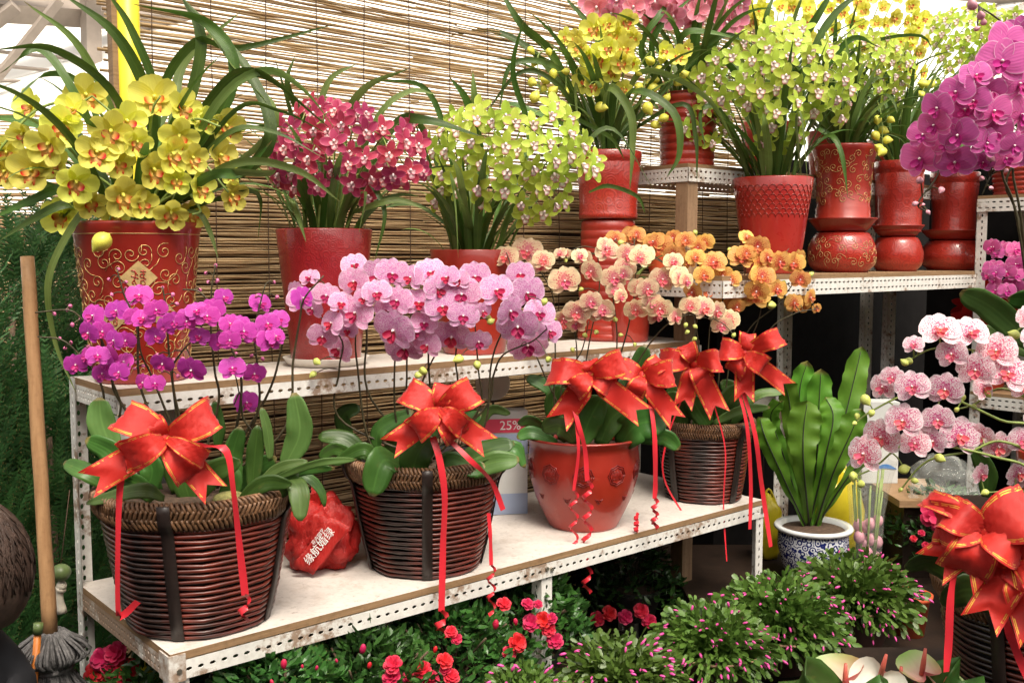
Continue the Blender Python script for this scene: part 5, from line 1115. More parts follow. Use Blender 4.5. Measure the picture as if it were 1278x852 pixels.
# carton
ct = S(ufor(600, .38, 600), .38, ZL+.001); t = thing('carton', ct, 'tall pale blue and grey carton with a red 25% band behind the pink orchid basket', 'box')
bw_, bh_ = .125, .275; a_ = V((.985, .17, 0)).normalized(); n_ = V((a_.y, -a_.x, 0)); b_ = -n_
o_ = ct+Z*.0; mb = MB(); box(mb, o_, a_*bw_, b_*.06, Z*bh_); cb = mb.build('carton_body', M['card'], t, False)
mb = MB(); box(mb, o_+n_*.0008+Z*.001, a_*bw_, n_*.001, Z*.055); mb.build('blue_band', M['cardblue'], cb, False)
mb = MB(); box(mb, o_+n_*.0008+Z*(bh_-.056), a_*bw_, n_*.001, Z*.036); rb_ = mb.build('red_band', M['cardred'], cb, False)
mb = MB(); box(mb, o_+n_*.0006+Z*(bh_-.115), a_*bw_, n_*.001, Z*.055); mb.build('blue_band', M['cardblue'], cb, False)
RM = Matrix((a_, Z, n_)).transposed(); text_mesh('lettering', '25%', .034, Matrix.Translation(o_+a_*.078+Z*(bh_-.038)+n_*.0028) @ RM.to_4x4(), M['white'], rb_)
def basin(px, py, label, r=.05):
    p = P(px, py, 2.35); c = V((p.x, p.y, ZL+.001)); t = thing('basin', c, label, 'basin'); 
    mb = MB(); lathe(mb, c, [(.0, 0), (r*.5, 0), (r*.55, .004), (r*.95, .055), (r, .06), (r*.97, .06), (r*.9, .054), (r*.5, .008), (0.001, .008)], 32); mb.build('bowl', M['saucer_white'], t)
# pale disc leaning against the blind, left
for (px, py, v, r, lb) in ((202, 512, .40, .032, 'pale round dish standing on edge behind the purple orchids'), (615, 478, .40, .045, 'white dish leaning behind the pink orchids under the upper shelf'), (955, 500, .44, .04, 'dim pale dish standing behind the right bow')):
    c = S(ufor(px, v, py), v, 0); p = P(px, py, c.y); n_ = to_cam(p); mb = MB()
    lathe(mb, V((0, 0, 0)), [(.001, 0), (r*.7, 0), (r, .008), (r*1.02, .011), (r*.96, .011), (r*.68, .004), (.001, .004)], 32)
    q = n_.to_track_quat('Z', 'Y').to_matrix(); m2 = MB(); m2.add([p+q@V(v_) for v_ in mb.v], mb.f, mb.uv)
    t = thing('dish', (p.x, p.y, p.z-r), lb, 'dish'); m2.build('plate', M['saucer_white'], t)
    m3 = MB(); tube(m3, [(p.x, p.y+.012, p.z-r*.3), (p.x, p.y+.012, ZL if px < 900 else .3)], .004, 5); m3.build('rod', M['band'], t)
# ------------------------------------------------------------------ bird's nest fern
c = P(1014, 700, 2.95); c = V((c.x, c.y, .285))
tb = table('low dark bench at floor level under the fern and the Christmas cacti', .5, 1.6, 2.27, 3.3, .284)
t = thing('potted_fern', c, "bird's nest fern with broad wavy fronds in a blue and white porcelain pot", 'potted plant')
mb = MB(); hp = .165; lathe(mb, c, [(0, 0), (.07, 0), (.075, .006), (.092, .05), (.104, .10), (.103, .135), (.098, .15), (.09, .148), (.088, .12)], 44); po = mb.build('pot', M['porcelain'], t)
mb = MB(); lathe(mb, c, [(.099, .146), (.112, .15), (.116, .157), (.112, .164), (.098, .162), (.092, .15)], 44); mb.build('rim', M['porc_rim'], po)
mb = MB(); lathe(mb, c, [(.093, .150), (.05, .156), (.001, .160)], 24); mb.build('potting_mix', M['soil'], t)
def frond(pts, w, seed, tw=0):
    q = catmull([P(*p) if len(p) == 3 and p[0] > 20 else V(p) for p in pts], 26); rg = random.Random(seed); n = len(q)
    d = (q[-1]-q[0]).normalized(); s = to_cam(q[13]).cross(d).normalized(); up = s.cross(d); s = s*math.cos(tw)+up*math.sin(tw)
    mb = MB(); nu = 8; vs = []; uv = []; ph = rg.random()*6
    for i, p in enumerate(q):
        tt = (q[min(i+1, n-1)]-q[max(i-1, 0)]).normalized(); ss = (s-tt*s.dot(tt)).normalized(); nn = tt.cross(ss); x = i/(n-1)
        ww = w*(.16+.84*math.sin(min(1, x*1.15)*PI/2)**1.1)*(1-max(0, (x-.72)/.28)**2.2)**.5+.001
        for k in range(nu+1):
            a = k/nu*2-1; e = 1+(.07*math.sin(i*1.1+ph+a)+.05*math.sin(i*2.3+ph*2-a*2))*abs(a)
            vs.append(p+ss*(ww/2*a*e)+nn*(-abs(a)*ww*.14+.008*math.sin(i*1.25+ph+(0 if a < 0 else 1.5))*abs(a)**1.5)); uv.append((k/nu, x))
    mb.add(vs, [(i*(nu+1)+k, i*(nu+1)+k+1, (i+1)*(nu+1)+k+1, (i+1)*(nu+1)+k) for i in range(n-1) for k in range(nu)], uv)
    fr_ = mb.build('frond', M['fern'], t); rb = MB(); tube(rb, [p+to_cam(p)*.0015 for p in q[:-1]], [.003*(1-.7*i/n) for i in range(n-1)], 5); rb.build('midrib', M['rib'], fr_)
B = (1014, 650)
yF = c.y
for i, (pts, w, tw) in enumerate([([(1010,655,yF),(1003,580,yF-.07),(1003,535,yF-.06),(1008,500,yF-.05)],.115,0),([(1022,655,yF),(1045,560,yF-.02),(1062,490,yF),(1076,432,yF+.02)],.085,.1),([(1005,655,yF),(975,590,yF-.03),(955,545,yF-.03),(948,520,yF)],.08,.3),
 ([(1018,655,yF),(1040,590,yF-.08),(1060,545,yF-.1),(1075,510,yF-.1)],.09,-.3),([(1012,655,yF),(1020,560,yF+.04),(1022,510,yF+.05),(1025,460,yF+.06)],.09,0),([(1008,655,yF),(990,560,yF+.05),(985,500,yF+.06),(975,470,yF+.04)],.075,.2),
 ([(1005,655,yF),(975,560,yF+.04),(962,520,yF+.03),(975,500,yF-.02)],.06,.2),([(1020,655,yF),(1055,600,yF-.04),(1085,565,yF-.04),(1100,548,yF)],.05,-.3),([(1010,655,yF),(1000,560,yF+.08),(998,490,yF+.1),(1008,450,yF+.1)],.075,.1),([(1010,655,yF),(1030,570,yF-.05),(1040,520,yF-.04),(1030,495,yF)],.08,.1)]): frond(pts, w*.86, i, tw)
# ------------------------------------------------------------------ Christmas cacti
seg_label = ['Christmas cactus nearest the fern pot, tallest clump at the back right', 'Christmas cactus with pink buds just left of and before the tallest clump', 'round Christmas cactus in the centre of the row, below the rack corner', 'Christmas cactus left of centre at the bottom of the photo', 'Christmas cactus at the lower left end of the row, cut by the bottom edge']
M['darkpot'] = simple('dark_brown_pot', (.05, .02, .015), .5)
def cactus(label, px, py, Y, rpx, seed, zb):
    rg = random.Random(seed); top = P(px, py, Y); k = Y/F; r = rpx*k; cz = top.z; c = V((top.x, top.y, zb))
    t = thing('christmas_cactus', c, label, 'potted plant', 'Christmas cacti in a row'); r *= .90; ph = max(.06, cz-zb-r*.95)
    pot(t, c, ph, r*.70, r*.5, M['darkpot'], 'plain')
    rim = MB(); tube(rim, [c+V((math.cos(TAU*i/40)*r*.86, math.sin(TAU*i/40)*r*.86, ph+.005)) for i in range(41)], .003, 5, cap=False); rim.build('support_ring', M['wood'], t)
    fol = MB(); nb = 0; o = c+Z*(ph-.01)
    seg = [(0, .12), (.25, .42), (.33, .34), (.6, .5), (.68, .4), (.9, .38), (1, .2)]
    for i in range(720):
        a = rg.random()*TAU; e0 = math.acos(rg.random()**.75) ; e = PI/2-e0*1.0
        p = o+V((math.cos(a), math.sin(a), 0))*r*.35*rg.random(); dirn = V((math.cos(a)*math.cos(e), math.sin(a)*math.cos(e), math.sin(e)))
        ns = rg.randint(6, 8); sl = r*rg.uniform(.90, 1.04)/ns*1.0
        for j in range(ns):
            q = p+dirn*sl; w_ = sl*.66*rg.uniform(.8, 1.1); s = dirn.cross(V((rg.uniform(-1, 1), rg.uniform(-1, 1), rg.uniform(-.3, 1)))); s = s.normalized() if s.length > .05 else V((1, 0, 0))
            nn = dirn.cross(s)
            if j >= 1:
                vs = []; uv = []
                for (x, h_) in seg: 
                    vs += [p+dirn*sl*x-s*w_*h_, p+dirn*sl*x+nn*w_*.07, p+dirn*sl*x+s*w_*h_]; uv += [(0, x), (.5, x), (1, x)]
                fs = []
                for z in range(len(seg)-1): b = z*3; fs += [(b, b+1, b+4, b+3), (b+1, b+2, b+5, b+4)]
                fol.add(vs, fs, uv)
            else: tube(fol, [p, q], .0018, 4)
            p = q; dirn = (dirn+V((rg.uniform(-.35, .35), rg.uniform(-.35, .35), -.02-.05*j))).normalized()
        if nb < 98 and rg.random() < .5 and p.y < c.y+.03:
            nb += 1; inst('bud', CB, t, p+dirn*.004, dirn, rg.uniform(.008, .016))
    fol.build('foliage', M['cactus'], t)
mb = MB(); ball(mb, (0, 0, 0), .5, .42, .42, 1, 6, 5); CB = mb.mesh('bud', M['cactbud'])
for i, (px, py, Y, rp, z) in enumerate(((1066, 682, 2.42, 82, .285), (975, 712, 2.3, 88, .285), (890, 745, 2.12, 80, .2), (775, 786, 1.95, 82, .2), (655, 826, 1.80, 66, .2))): cactus(seg_label[i], px, py, Y, rp, 51+i, z)
table('small dark bench along the bottom edge under the three nearest Christmas cacti', -.08, .60, 1.62, 2.25, .199)
# orange empty pot
c = P(1136, 765, 2.50); c = V((c.x, c.y, .285)); t = thing('empty_pot', c, 'empty bright orange plastic pot beside the tallest Christmas cactus', 'pot')
mb = MB(); lathe(mb, c, [(0, 0), (.035, 0), (.046, .092), (.052, .094), (.054, .106), (.048, .107), (.043, .092), (.034, .015), (0, .015)], 36); mb.build('pot', M['terracotta'], t)
# ------------------------------------------------------------------ azaleas under the rack
M['blackpot'] = simple('black_plastic', (.02, .018, .017), .5)
def az_flower_mesh(seed):
    rg = random.Random(seed); mb = MB()
    for ring, (n, l, tl) in enumerate(((6, .5, .25), (5, .4, .7), (4, .28, 1.2))):
        for k in range(n): petal(mb, TAU*k/n+ring*.5+rg.uniform(-.2, .2), l, l*.85, .5, .3, tl, .2, -.1, .07, rng=rg, z0=.03*ring)
    return mb.mesh('flower', M['azflower'])
AZ = [az_flower_mesh(i) for i in range(4)]
mb = MB(); ball(mb, (0, 0, 0), .5, .6, .6, 1, 7, 6); AZB = mb.mesh('bud', M['azflower'])
def azalea(label, c, r, h, seed, fl, nleaf=1500):
    rg = random.Random(seed); c = V(c); t = thing('azalea', c, label, 'potted plant', 'azaleas beneath the white rack'); ph = h*.42
    pot(t, c, ph, r*.62, r*.45, M['blackpot'], 'plain'); lf = MB(); st = MB()
    for k in range(26):
        a = rg.random()*TAU; rr = r*.85*math.sqrt(rg.random()); tp = c+V((math.cos(a)*rr, math.sin(a)*rr, h-rg.uniform(.02, .10))); tube(st, catmull([c+Z*ph*.9, c.lerp(tp, .5)+V((0, 0, .08)), tp], 6), .0025, 4)
    for k in range(nleaf):
        a = rg.random()*TAU; rr = r*1.1*math.sqrt(rg.random()); zz = h-(rr/r)**2*.10-abs(rg.gauss(0, .05))+.03*noise.noise(V((a, rr*20, seed)))
        p = c+V((math.cos(a)*rr, math.sin(a)*rr, zz)); d = V((math.cos(a)*rg.random(), math.sin(a)*rg.random(), rg.uniform(-.1, .9)))+V((rg.uniform(-.7, .7), rg.uniform(-.7, .7), 0)); d.normalize()
        s = d.cross(V((rg.uniform(-1, 1), rg.uniform(-1, 1), 1))).normalized(); l = rg.uniform(.018, .036); n_ = d.cross(s); w_ = l*.2
        lf.add([p, p+d*l*.35-s*w_, p+d*l*.4+n_*l*.06, p+d*l*.35+s*w_, p+d*l*.75-s*w_*.8, p+d*l*.75+s*w_*.8, p+d*l-n_*l*.05], [(0, 1, 2), (0, 2, 3), (1, 4, 2), (2, 4, 6), (2, 6, 5), (2, 5, 3)], [(.5, 0), (0, .35), (.5, .4), (1, .35), (0, .75), (1, .75), (.5, 1)])
    st.build('stems', M['bark'], t); lf.build('foliage', M['azleaf'], t, False)
    for (p, s, kind) in fl:
        f = to_cam(p)+V((rg.uniform(-.5, .5), 0, rg.uniform(.0, .8)))
        if kind: inst('flower', AZ[rg.randrange(4)], t, p, f, s, rg.random()*6)
        else: inst('bud', AZB, t, p, V((rg.uniform(-.3, .3), -.2, 1)), s)
z6 = (3.043, 300, 680)
def zf(lst, Y): return [(P(300+a/3.043, 680+b/3.043, Y), s*.88/3.043*Y/F, k) for a, b, s, k in lst]
azalea('azalea at the left of the row beneath the rack, nearly all leaves', S(ufor(345, -.0, 800), -.0, .18), .16, .34, 1, zf([(165,450,50,0),(235,460,22,0),(290,465,26,0),(120,520,30,0)], 1.60), 2300)
azalea('azalea with one red bud rising, second from left beneath the rack', S(ufor(455, .0, 790), .0, .18), .16, .335, 2, zf([(465,393,50,0),(490,455,34,0),(365,438,22,0),(580,455,90,1),(575,500,90,1)], 1.74), 2300)
azalea('azalea with a cluster of red flowers just left of the middle post', S(ufor(560, .03, 780), .03, .18), .16, .325, 3, zf([(775,440,80,1),(740,395,34,0),(690,475,90,1),(720,510,90,1),(800,500,80,1),(800,330,60,1),(820,355,55,1),(780,470,60,1),(640,505,70,1)], 1.88), 2000)
azalea('azalea with bright red flowers against the middle post', S(ufor(655, .10, 770), .10, .18), .14, .335, 4, zf([(1050,370,90,1),(1020,410,70,1),(1105,295,85,1),(1150,285,80,1),(1170,320,70,1),(1195,365,80,1),(1090,225,60,1),(1130,225,45,1),(1000,225,70,1),(970,300,50,0),(1045,290,36,0),(1180,280,60,1)], 2.02), 1700)
azalea('dim azalea in deep shade beneath the rack, right of the middle post', S(ufor(790, .34, 770), .34, .18), .14, .22, 5, [(P(a, b, 2.7), .045, 1) for a, b in ((760, 765), (780, 770), (800, 762), (810, 775), (745, 772))], 900)
azalea('azalea with large red flowers low at the far left behind the rack corner', S(.06, .32, .0), .16, .44, 6, [(P(a, b, 1.98), .05, 1) for a, b in ((128, 822), (145, 815), (140, 832), (158, 835), (120, 840), (150, 845))], 1200)
azalea('dark little azalea behind the empty orange pot', P(1175, 690, 3.0).xy.to_3d()+Z*.25, .15, .30, 8, [(P(a, b, 2.85), .022, 1) for a, b in ((1150, 665), (1155, 680), (1170, 672), (1180, 690), (1190, 668), (1140, 672), (1160, 700))], 1300)
tb = table('long low plank bench under the azaleas beneath the rack', 0, 0.01, 0, .01, .18) if False else None
bt = thing('plant_bench', S(.9, .1, 0), 'long low dark plank beneath the rack carrying the azaleas', 'bench'); mb = MB(); box(mb, S(.2, -.16, .155), U*1.22, W*.62, Z*.024); mb.build('bench_top', M['darkwood'], bt, False)
for uu in (.24, .85, 1.34):
    for vv in (-.12, .38): mb = MB(); box(mb, S(uu, vv, 0), U*.04, W*.04, Z*.154); mb.build('leg', M['darkwood'], bt, False)
# ------------------------------------------------------------------ anthurium bottom right
c = P(1110, 900, 1.55); c = V((c.x, c.y, .2845)); t = thing('anthurium', c, 'anthurium with cream, green and pink spathes cut off by the bottom edge', 'potted plant')
tb2 = table('small stool under the anthurium at the bottom edge', c.x-.12, c.x+.12, c.y-.12, c.y+.12, .284)
pot(t, c, .15, .08, .06, M['crimsonpot'], 'plain')
def spathe(px, py, s, nrm, ang, mat, spd):
    p = P(px, py, c.y); f = V(nrm).normalized(); x = Z.cross(f).normalized(); y = f.cross(x); Mx = Matrix((x, y, f)).transposed() @ Matrix.Rotation(ang, 3, 'Z')
    mm = MB(); n = 9; vs = []; uv = []; fs = []
    for j in range(n+1):
        r_ = j/n
        for k in range(24):
            a = TAU*k/24; rr = r_*(.42+.16*math.cos(a)+.10*abs(math.sin(a))-.24*max(0, math.cos(a+PI))**6); q = V((math.sin(a)*rr, math.cos(a)*rr, .15*r_*r_+.03*math.sin(a*3)*r_)); vs.append(p+Mx@(q*s)); uv.append((.5+.5*math.sin(a)*r_, .5+.5*r_*math.cos(a)))
    for j in range(n):
        for k in range(24): fs.append((j*24+k, j*24+(k+1) % 24, (j+1)*24+(k+1) % 24, (j+1)*24+k))
    mm.add(vs, fs, uv); o = mm.build('spathe', M[mat], t); sd = MB(); b0 = p+f*.002; d = (f*.4+Z*.9+V((R.uniform(-.3, .3), 0, 0))).normalized()
    tube(sd, [b0, b0+d*spd*.5, b0+d*spd], [.0045, .0042, .0025], 8); sd.build('spadix', M['spadix'], o)
    st = MB(); tube(st, catmull([c+Z*.13, c.lerp(p, .6)+Z*.06, p-f*.003], 8), .003, 5); st.build('stem', M['spike_green'], t)
spathe(1055, 858, .115, (-.5, -.3, 1.2), 2.0, 'spathe', .04); spathe(1098, 845, .085, (-.2, -1, .6), 2.7, 'spathe_white', .045); spathe(1122, 868, .11, (.2, -.5, 1.1), 2.6, 'spathe', .05); spathe(1150, 842, .07, (.1, -.5, 1.1), .3, 'spathe', .045); spathe(1178, 860, .085, (.5, -.3, 1.1), -1.2, 'spathe', .02)
for (x, y) in ((1010, 870), (1080, 880), (1190, 872), (1140, 880)):
    broad_leaf(t, [c+Z*.13, P(x, y-10, c.y)+Z*.02, P(x+(x-1110)*.2, y+20, c.y-.03)], .07)
# ------------------------------------------------------------------ background bits on the right
c = P(1142, 640, 3.05); t = thing('wooden_crate', (c.x, c.y, 0), 'old dark brown wooden cabinet behind the wrapped flowers', 'crate'); zt = P(1142, 612, 3.05).z
mb = MB(); box(mb, (c.x-.075, c.y-.1, 0), (.15, 0, 0), (0, .25, 0), (0, 0, zt-.021)); mb.build('body', M['darkwood'], t, False)
mb = MB(); box(mb, (c.x-.10, c.y-.13, zt-.020), (.2, 0, 0), (0, .3, 0), (0, 0, .02)); mb.build('lid', M['ply'], t, False)
p = P(1098, 560, 3.15); t = thing('carton', (p.x, p.y, zt+.001), 'white carton with a small blue swoosh behind the speckled orchids', 'box'); mb = MB(); box(mb, (p.x-.055, p.y, zt+.001), (.115, 0, 0), (0, .08, 0), (0, 0, .26)); cb = mb.build('carton_body', M['card'], t, False)
mb = MB(); strip(mb, catmull([V((p.x-.01, p.y-.002, zt+.05)), V((p.x+.02, p.y-.002, zt+.056)), V((p.x+.055, p.y-.002, zt+.047))], 10), [.002+.012*math.sin(PI*i/10) for i in range(11)], Z, 0); mb.build('printed_mark', M['blueprint'], cb)
p = P(1045, 612, 3.12); t = thing('plastic_bag', (p.x, p.y, .285), 'bright yellow plastic bag behind the fern pot', 'bag'); mb = MB(); noisy_blob(mb, (p.x, p.y, .285+.13), .085, .05, .165, 9, .25); mb.build('bag_body', M['yelbag'], t)
for q in (0, 1): mb = MB(); tube(mb, catmull([V((p.x-.03, p.y+q*.02, .53)), V((p.x-.01, p.y+q*.02, .60)), V((p.x+.02, p.y+q*.02, .60)), V((p.x+.03, p.y+q*.02, .53))], 10), .004, 5); mb.build('handle', M['yelbag'], t)
p = P(960, 590, 3.15); t = thing('plastic_bag', (p.x, p.y, .285), 'yellow plastic bag seen between the rack post and the fern', 'bag'); mb = MB(); noisy_blob(mb, (p.x, p.y, .285+.09), .045, .04, .11, 12, .25); mb.build('bag_body', M['yelbag'], t)
mb = MB(); tube(mb, catmull([V((p.x-.025, p.y, .46)), V((p.x, p.y, .51)), V((p.x+.025, p.y, .46))], 8), .004, 5); mb.build('handle', M['yelbag'], t)
p = P(1082, 660, 2.95); t = thing('wrapped_bouquet', (p.x, p.y, .285), 'upright bouquet of closed mauve flowers wrapped in clear cellophane', 'bouquet'); ht = P(1082, 575, 2.95).z-.285
mb = MB(); n = 22; rg = random.Random(3); lathe(mb, (p.x, p.y, .286), [(.035, 0), (.045, ht*.3), (.05, ht*.6), (.062, ht*.85), (.075, ht)], 26, fr=lambda a, j: 1+.10*math.sin(a*7+j)+.05*math.sin(a*13)); mb.build('cellophane', M['cello'], t)
fl = MB(); 
for i in range(20): 
    a = rg.random()*TAU; r_ = rg.uniform(0, .035); ball(fl, (p.x+math.cos(a)*r_, p.y+math.sin(a)*r_, .286+rg.uniform(.02, ht*.5)), .016, 1, 1, 1.25, 8, 6)
fl.build('closed_flowers', M['bud_mauve'], t); gl = MB()
for i in range(14): a = rg.random()*TAU; tube(gl, [(p.x+math.cos(a)*.02, p.y+math.sin(a)*.02, .29), (p.x+math.cos(a)*.045, p.y+math.sin(a)*.045, .286+ht*rg.uniform(.75, .95))], .003, 5)
gl.build('stems', M['spike_green'], t)
p = P(1178, 615, 2.95); t = thing('wrapped_bouquet', (p.x, p.y, .25), 'crumpled cellophane bundle holding a red bloom, right of the brown cabinet', 'bouquet')
mb = MB(); noisy_blob(mb, (p.x, p.y, P(1170, 608, 2.95).z), .09, .06, .075, 5, .5, 36, 24); mb.build('cellophane', M['cello'], t)
mb = MB(); tube(mb, [(p.x, p.y, .25), (p.x, p.y, P(1170, 640, 2.95).z)], .012, 6); mb.build('stems', M['spike_green'], t); inst('flower', AZ[0], t, P(1170, 642, 2.88), to_cam(p), .10)
# ------------------------------------------------------------------ left: conifers, mop, person
def conifer(label, c, r, h, seed, n=620):
    rg = random.Random(seed); c = V(c); t = thing('conifer', c, label, 'tree', 'dark conifers at the left'); m = MB(); tube(m, [c, c+Z*h*.9], [.02, .006], 7); m.build('trunk', M['bark'], t); f = MB()
    for i in range(n):
        z = h*(.04+.96*rg.random()**.85); a = rg.random()*TAU; rr = r*(1-(z/h)**2.2*.75)*rg.uniform(.55, 1.0)*(1+.2*noise.noise(V((a*2, z*5, seed))))
        b = c+V((math.cos(a)*rr*.45, math.sin(a)*rr*.45, z-.05)); d = V((math.cos(a), math.sin(a), rg.uniform(.7, 1.8))).normalized(); Ln = rg.uniform(.12, .22); s = V((-math.sin(a), math.cos(a), rg.uniform(-.5, .5))).normalized()
        b = b+V((math.cos(a), math.sin(a), 0))*rr*.4
        for k in range(15):
            x = k/14; p = b+d*Ln*x+Z*.02*x*x
            for sg in (-1, 1):
                l = .040*(1-x*.75); q = p+(s*sg*.8+d*.75).normalized()*l+V((rg.uniform(-.004, .004), rg.uniform(-.004, .004), rg.uniform(-.006, .006))); w_ = d.cross(s)*.0016+d*.0028
                f.add([p-w_, p+w_, q+w_*.5, q-w_*.5], [(0, 1, 2, 3)], [(.3, 0), (.7, 0), (.7, 1), (.3, 1)])
    f.build('foliage', M['conifer'], t, False)
for i, (px, Yc, r, h, lb) in enumerate(((20, 2.75, .30, 1.30, 'tall dark feathery conifer at the far left behind the mop handle'), (88, 2.95, .24, 1.34, 'narrow dark conifer close behind the rack corner post'), (-70, 2.3, .30, 1.15, 'conifer partly outside the left edge'), (60, 2.45, .24, .95, 'low dark conifer behind the person and the mop head'))):
    b = P(px, 500, Yc); conifer(lb, (b.x, b.y, 0), r, h, 70+i, 460)
# mop
hp_ = P(34, 320, 1.95); lo = P(63, 795, 1.90); d = (lo-hp_); t = thing('mop', (lo.x, lo.y, 0), 'string mop with a worn wooden handle and grey yarn head leaning at far left', 'mop')
mb = MB(); tube(mb, [hp_+(lo-hp_)*k/12+V((.0006*math.sin(k*2), 0, 0)) for k in range(13)], [.0125+.0004*math.sin(k*1.3)+.0016*k/12 for k in range(13)], 14); mb.build('handle', M['handle'], t)
rg = random.Random(12); mb = MB()
for i in range(210):
    a = rg.random()*TAU; r0 = .018+.012*rg.random(); r1 = .035+.035*rg.random(); top = lo+V((math.cos(a)*r0*.8, math.sin(a)*r0*.8, .012)); zz = lo.z
    tube(mb, catmull([top, lo+V((math.cos(a)*r1*1.05, math.sin(a)*r1*1.05, -.03)), lo+V((math.cos(a+.2)*.033, math.sin(a+.2)*.033, -.062)), lo+V((math.cos(a+.2)*r1*1.0, math.sin(a+.2)*r1, -.12)), lo+V((math.cos(a+.3)*r1*1.4, math.sin(a+.3)*r1*1.4, -.22)), V((lo.x+math.cos(a+.3)*r1*1.7, lo.y+math.sin(a+.3)*r1*1.7, max(.004, lo.z-.40)))], 16), rg.uniform(.0022, .0036), 5)
mb.build('yarn_head', M['yarn'], t)
mb = MB(); tube(mb, [lo+V((math.cos(TAU*k/24)*.036, math.sin(TAU*k/24)*.036, -.06)) for k in range(25)], .006, 6, cap=False); mb.build('yarn_tie', M['yarn'], t)
p0 = P(47, 790, 1.85); p1 = V((p0.x-.06, p0.y, .002)); t = thing('stick', p1, 'orange plastic stick standing left of the mop head', 'stick'); mb = MB(); tube(mb, [p1, p0], .007, 8); mb.build('shaft', M['orange_stick'], t); mb = MB(); tube(mb, [p0+(p1-p0).normalized()*.0, p0+(p0-p1).normalized()*.02], .0095, 8); mb.build('end_cap', M['gourd'], t)
p = P(76, 714, 2.0); t = thing('hanging_ornament', p+Z*.04, 'small green gourd ornament with an ivory tassel hanging beside the mop handle', 'ornament'); mb = MB(); ball(mb, p, .020, 1, 1, .9, 12, 10); mb.build('gourd', M['gourd'], t)
mb = MB(); tube(mb, [p+Z*.015, p+V((.002, .05, .16))], .001, 4); mb.build('string', M['cord'], t); mb = MB(); ball(mb, p-Z*.028, .011, 1, 1, 1, 8, 6); tube(mb, catmull([p-Z*.03, p+V((-.006, 0, -.05)), p+V((0, 0, -.085))], 8), [.009, .012, .009, .008, .009, .0085, .009, .010, .010], 8); mb.build('tassel', M['ivory'], t)
# person crouching at the left edge
hc = P(-42, 712, 1.62)
t = thing('person', (hc.x-.05, hc.y+.05, 0), 'person with short dark hair crouching at the lower left edge in a black jacket', 'person')
def skin_body(name, J, E, mat, parent, sub=2):
    me = bpy.data.meshes.new(name); me.from_pydata([V(j[0])-V(WOFF[parent.name]) for j in J], E, []); o = bpy.data.objects.new(name, me); COL.objects.link(o); o.parent = parent; WOFF[o.name] = WOFF[parent.name]
    md = o.modifiers.new('skin', 'SKIN'); 
    for i, j in enumerate(J): v = me.skin_vertices[0].data[i]; v.radius = (j[1], j[2] if len(j) > 2 else j[1]); v.use_root = (i == 0)
    md.use_smooth_shade = True; s = o.modifiers.new('sub', 'SUBSURF'); s.levels = sub; s.render_levels = sub; me.materials.append(mat); return o
h = hc; bx_, by_ = h.x-.10, h.y+.10
J = [((bx_-.02, by_+.12, .22), .14), ((bx_-.01, by_+.08, .38), .13, .15), ((bx_, by_+.03, .52), .14, .12), ((h.x-.04, h.y+.05, h.z-.14), .06), ((h.x-.02, h.y+.02, h.z-.06), .055),
     ((bx_-.17, by_+.02, .53), .055), ((bx_-.24, by_-.12, .36), .042), ((bx_-.16, by_-.30, .28), .032), ((bx_+.11, by_+.0, .49), .05), ((bx_+.10, by_-.10, .34), .042), ((bx_+.06, by_-.26, .26), .032),
     ((bx_-.15, by_-.16, .40), .075), ((bx_-.14, by_-.02, .10), .05), ((bx_-.14, by_-.14, .045), .04), ((bx_+.12, by_-.16, .38), .075), ((bx_+.10, by_-.0, .10), .05), ((bx_+.10, by_-.14, .045), .04)]
skin_body('body', J, [(0, 1), (1, 2), (2, 3), (3, 4), (2, 5), (5, 6), (6, 7), (2, 8), (8, 9), (9, 10), (0, 11), (11, 12), (12, 13), (0, 14), (14, 15), (15, 16)], M['jacket'], t)
def shape_head(mb, c, sc_=1.0, face=V((-.75, -.55, -.15))):
    f = face.normalized(); x = Z.cross(f).normalized(); u = f.cross(x); n, m = 30, 22; vs = []; fs = []
    for j in range(m+1):
        th = PI*j/m
        for k in range(n):
            a = TAU*k/n; d = V((math.sin(th)*math.cos(a), math.sin(th)*math.sin(a), math.cos(th)))
            w_ = .075; q = V((d.x*w_, d.y*.094, d.z*.115)) # x side, y front, z up
            if d.z < 0: q.x *= 1+.22*d.z; q.y *= 1+.12*d.z
            if d.y > .6: q.y -= .006
            ns = math.exp(-((d.x/.13)**2+((d.z+.18)/.20)**2))*max(0, d.y); q.y += .022*ns
            es = math.exp(-(((abs(d.x)-.38)/.16)**2+((d.z-.02)/.12)**2))*max(0, d.y); q.y -= .010*es
            li = math.exp(-((d.x/.28)**2+((d.z+.52)/.07)**2))*max(0, d.y); q.y += .006*li
            vs.append(c+(x*q.x+f*q.y+u*q.z)*sc_)
    for j in range(m):
        for k in range(n): fs.append((j*n+k, (j+1)*n+k, (j+1)*n+(k+1) % n, j*n+(k+1) % n))
    mb.add(vs, fs); return x, f, u
mb = MB(); x, f, u = shape_head(mb, hc); 
for s in (-1, 1): ball(mb, hc+x*s*.074-u*.005-f*.005, .026, .35, .7, 1, 10, 8)
mb.build('head', M['skin'], t)
ey = MB()
for s in (-1, 1): ball(ey, hc+x*s*.030+f*.080+u*.004, .011, 1, 1, .8, 8, 6)
ey.build('eyes', M['hair'], t)
hr = MB(); vs = []; fs = []; n, m = 36, 14
for j in range(m+1):
    th = (PI*.80)*j/m
    for k in range(n):
        a = TAU*k/n; d = V((math.sin(th)*math.cos(a), math.sin(th)*math.sin(a), math.cos(th))); front = max(0, d.y)
        if th > PI*(.36+.0*front) and front > .15: d = V((d.x, d.y, 0)); d.normalize(); d = (d*.9+Z*.45).normalized()
        q = V((d.x*.083, d.y*.102, d.z*.125)); q *= 1+.02*noise.noise(d*9)
        vs.append(hc+x*q.x+f*q.y+u*q.z)
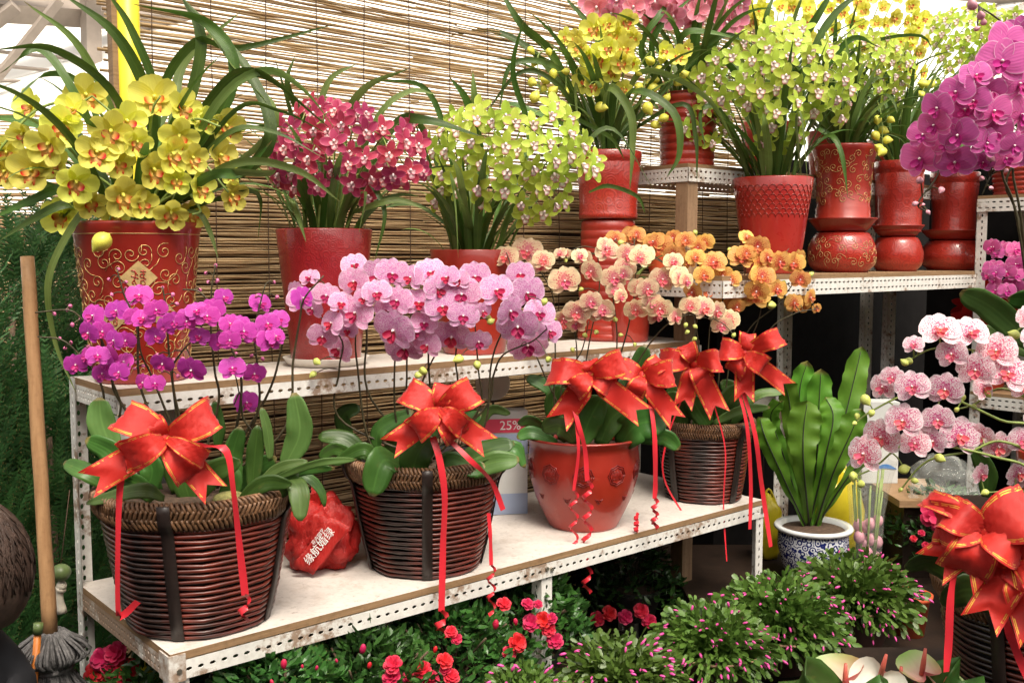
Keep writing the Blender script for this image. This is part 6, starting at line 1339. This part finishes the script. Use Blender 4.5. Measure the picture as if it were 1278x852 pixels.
for j in range(m):
    for k in range(n): fs.append((j*n+k, (j+1)*n+k, (j+1)*n+(k+1) % n, j*n+(k+1) % n))
hr.add(vs, fs); rg = random.Random(4)
for i in range(420):
    a = rg.random()*TAU; t0 = rg.uniform(.02, .6); t1 = min(PI*.80, t0+rg.uniform(.7, 1.6)); pts = []
    for k in range(8):
        th = t0+(t1-t0)*k/7; aa = a+.15*math.sin(th*3+i); d = V((math.sin(th)*math.cos(aa), math.sin(th)*math.sin(aa), math.cos(th)))
        if th > PI*.38 and d.y > .15: break
        pts.append(hc+x*d.x*.0845+f*d.y*.1035+u*d.z*.1265)
    if len(pts) > 3: tube(hr, pts, .0013, 4)
hr.build('hair', M['hair'], t)
# ------------------------------------------------------------------ light
w = MB(); box(w, (-6, -1.75, 0), (12, 0, 0), (0, -.1, 0), (0, 0, 2.7)); tag(w.build('sky_block_wall', M['darkwall'], smooth=False), 'unseen dark brown wall added behind the viewer to block low sky light', 'wall', kind='structure')  # unseen wall added to cut low sky light and deepen shade
wd = bpy.data.worlds.new('World'); sc.world = wd; wd.use_nodes = True; nt = wd.node_tree; bg = nt.nodes['Background']
sky = nt.nodes.new('ShaderNodeTexSky'); sky.sky_type = 'NISHITA'; sky.sun_disc = False
EL, AZM = math.radians(60), math.radians(160)   # direction the light comes from: azimuth measured clockwise from +Y
sky.sun_elevation = EL; sky.sun_rotation = AZM; sky.dust_density = 6; sky.air_density = 1.2; sky.ozone_density = .6
hs = nt.nodes.new('ShaderNodeHueSaturation'); hs.inputs['Saturation'].default_value = .25; nt.links.new(sky.outputs[0], hs.inputs['Color']); tn = mixc(nt, 1.0, hs.outputs[0], (1, .95, .87), 'MULTIPLY'); nt.links.new(tn, bg.inputs[0]); bg.inputs[1].default_value = .15
sd = bpy.data.lights.new('sun', 'SUN'); so = bpy.data.objects.new('sun', sd); COL.objects.link(so); sd.energy = 1.7; sd.angle = math.radians(22); sd.color = (1, .90, .76)
dv = V((math.sin(AZM)*math.cos(EL), math.cos(AZM)*math.cos(EL), math.sin(EL))); so.rotation_euler = dv.to_track_quat('Z', 'Y').to_euler()
vs_ = sc.view_settings; vs_.view_transform = 'Standard'; vs_.look = 'None'; vs_.gamma = 1; vs_.exposure = .9; vs_.use_curve_mapping = False
sc.cycles.max_bounces = 6; sc.cycles.transparent_max_bounces = 8; sc.cycles.use_denoising = True
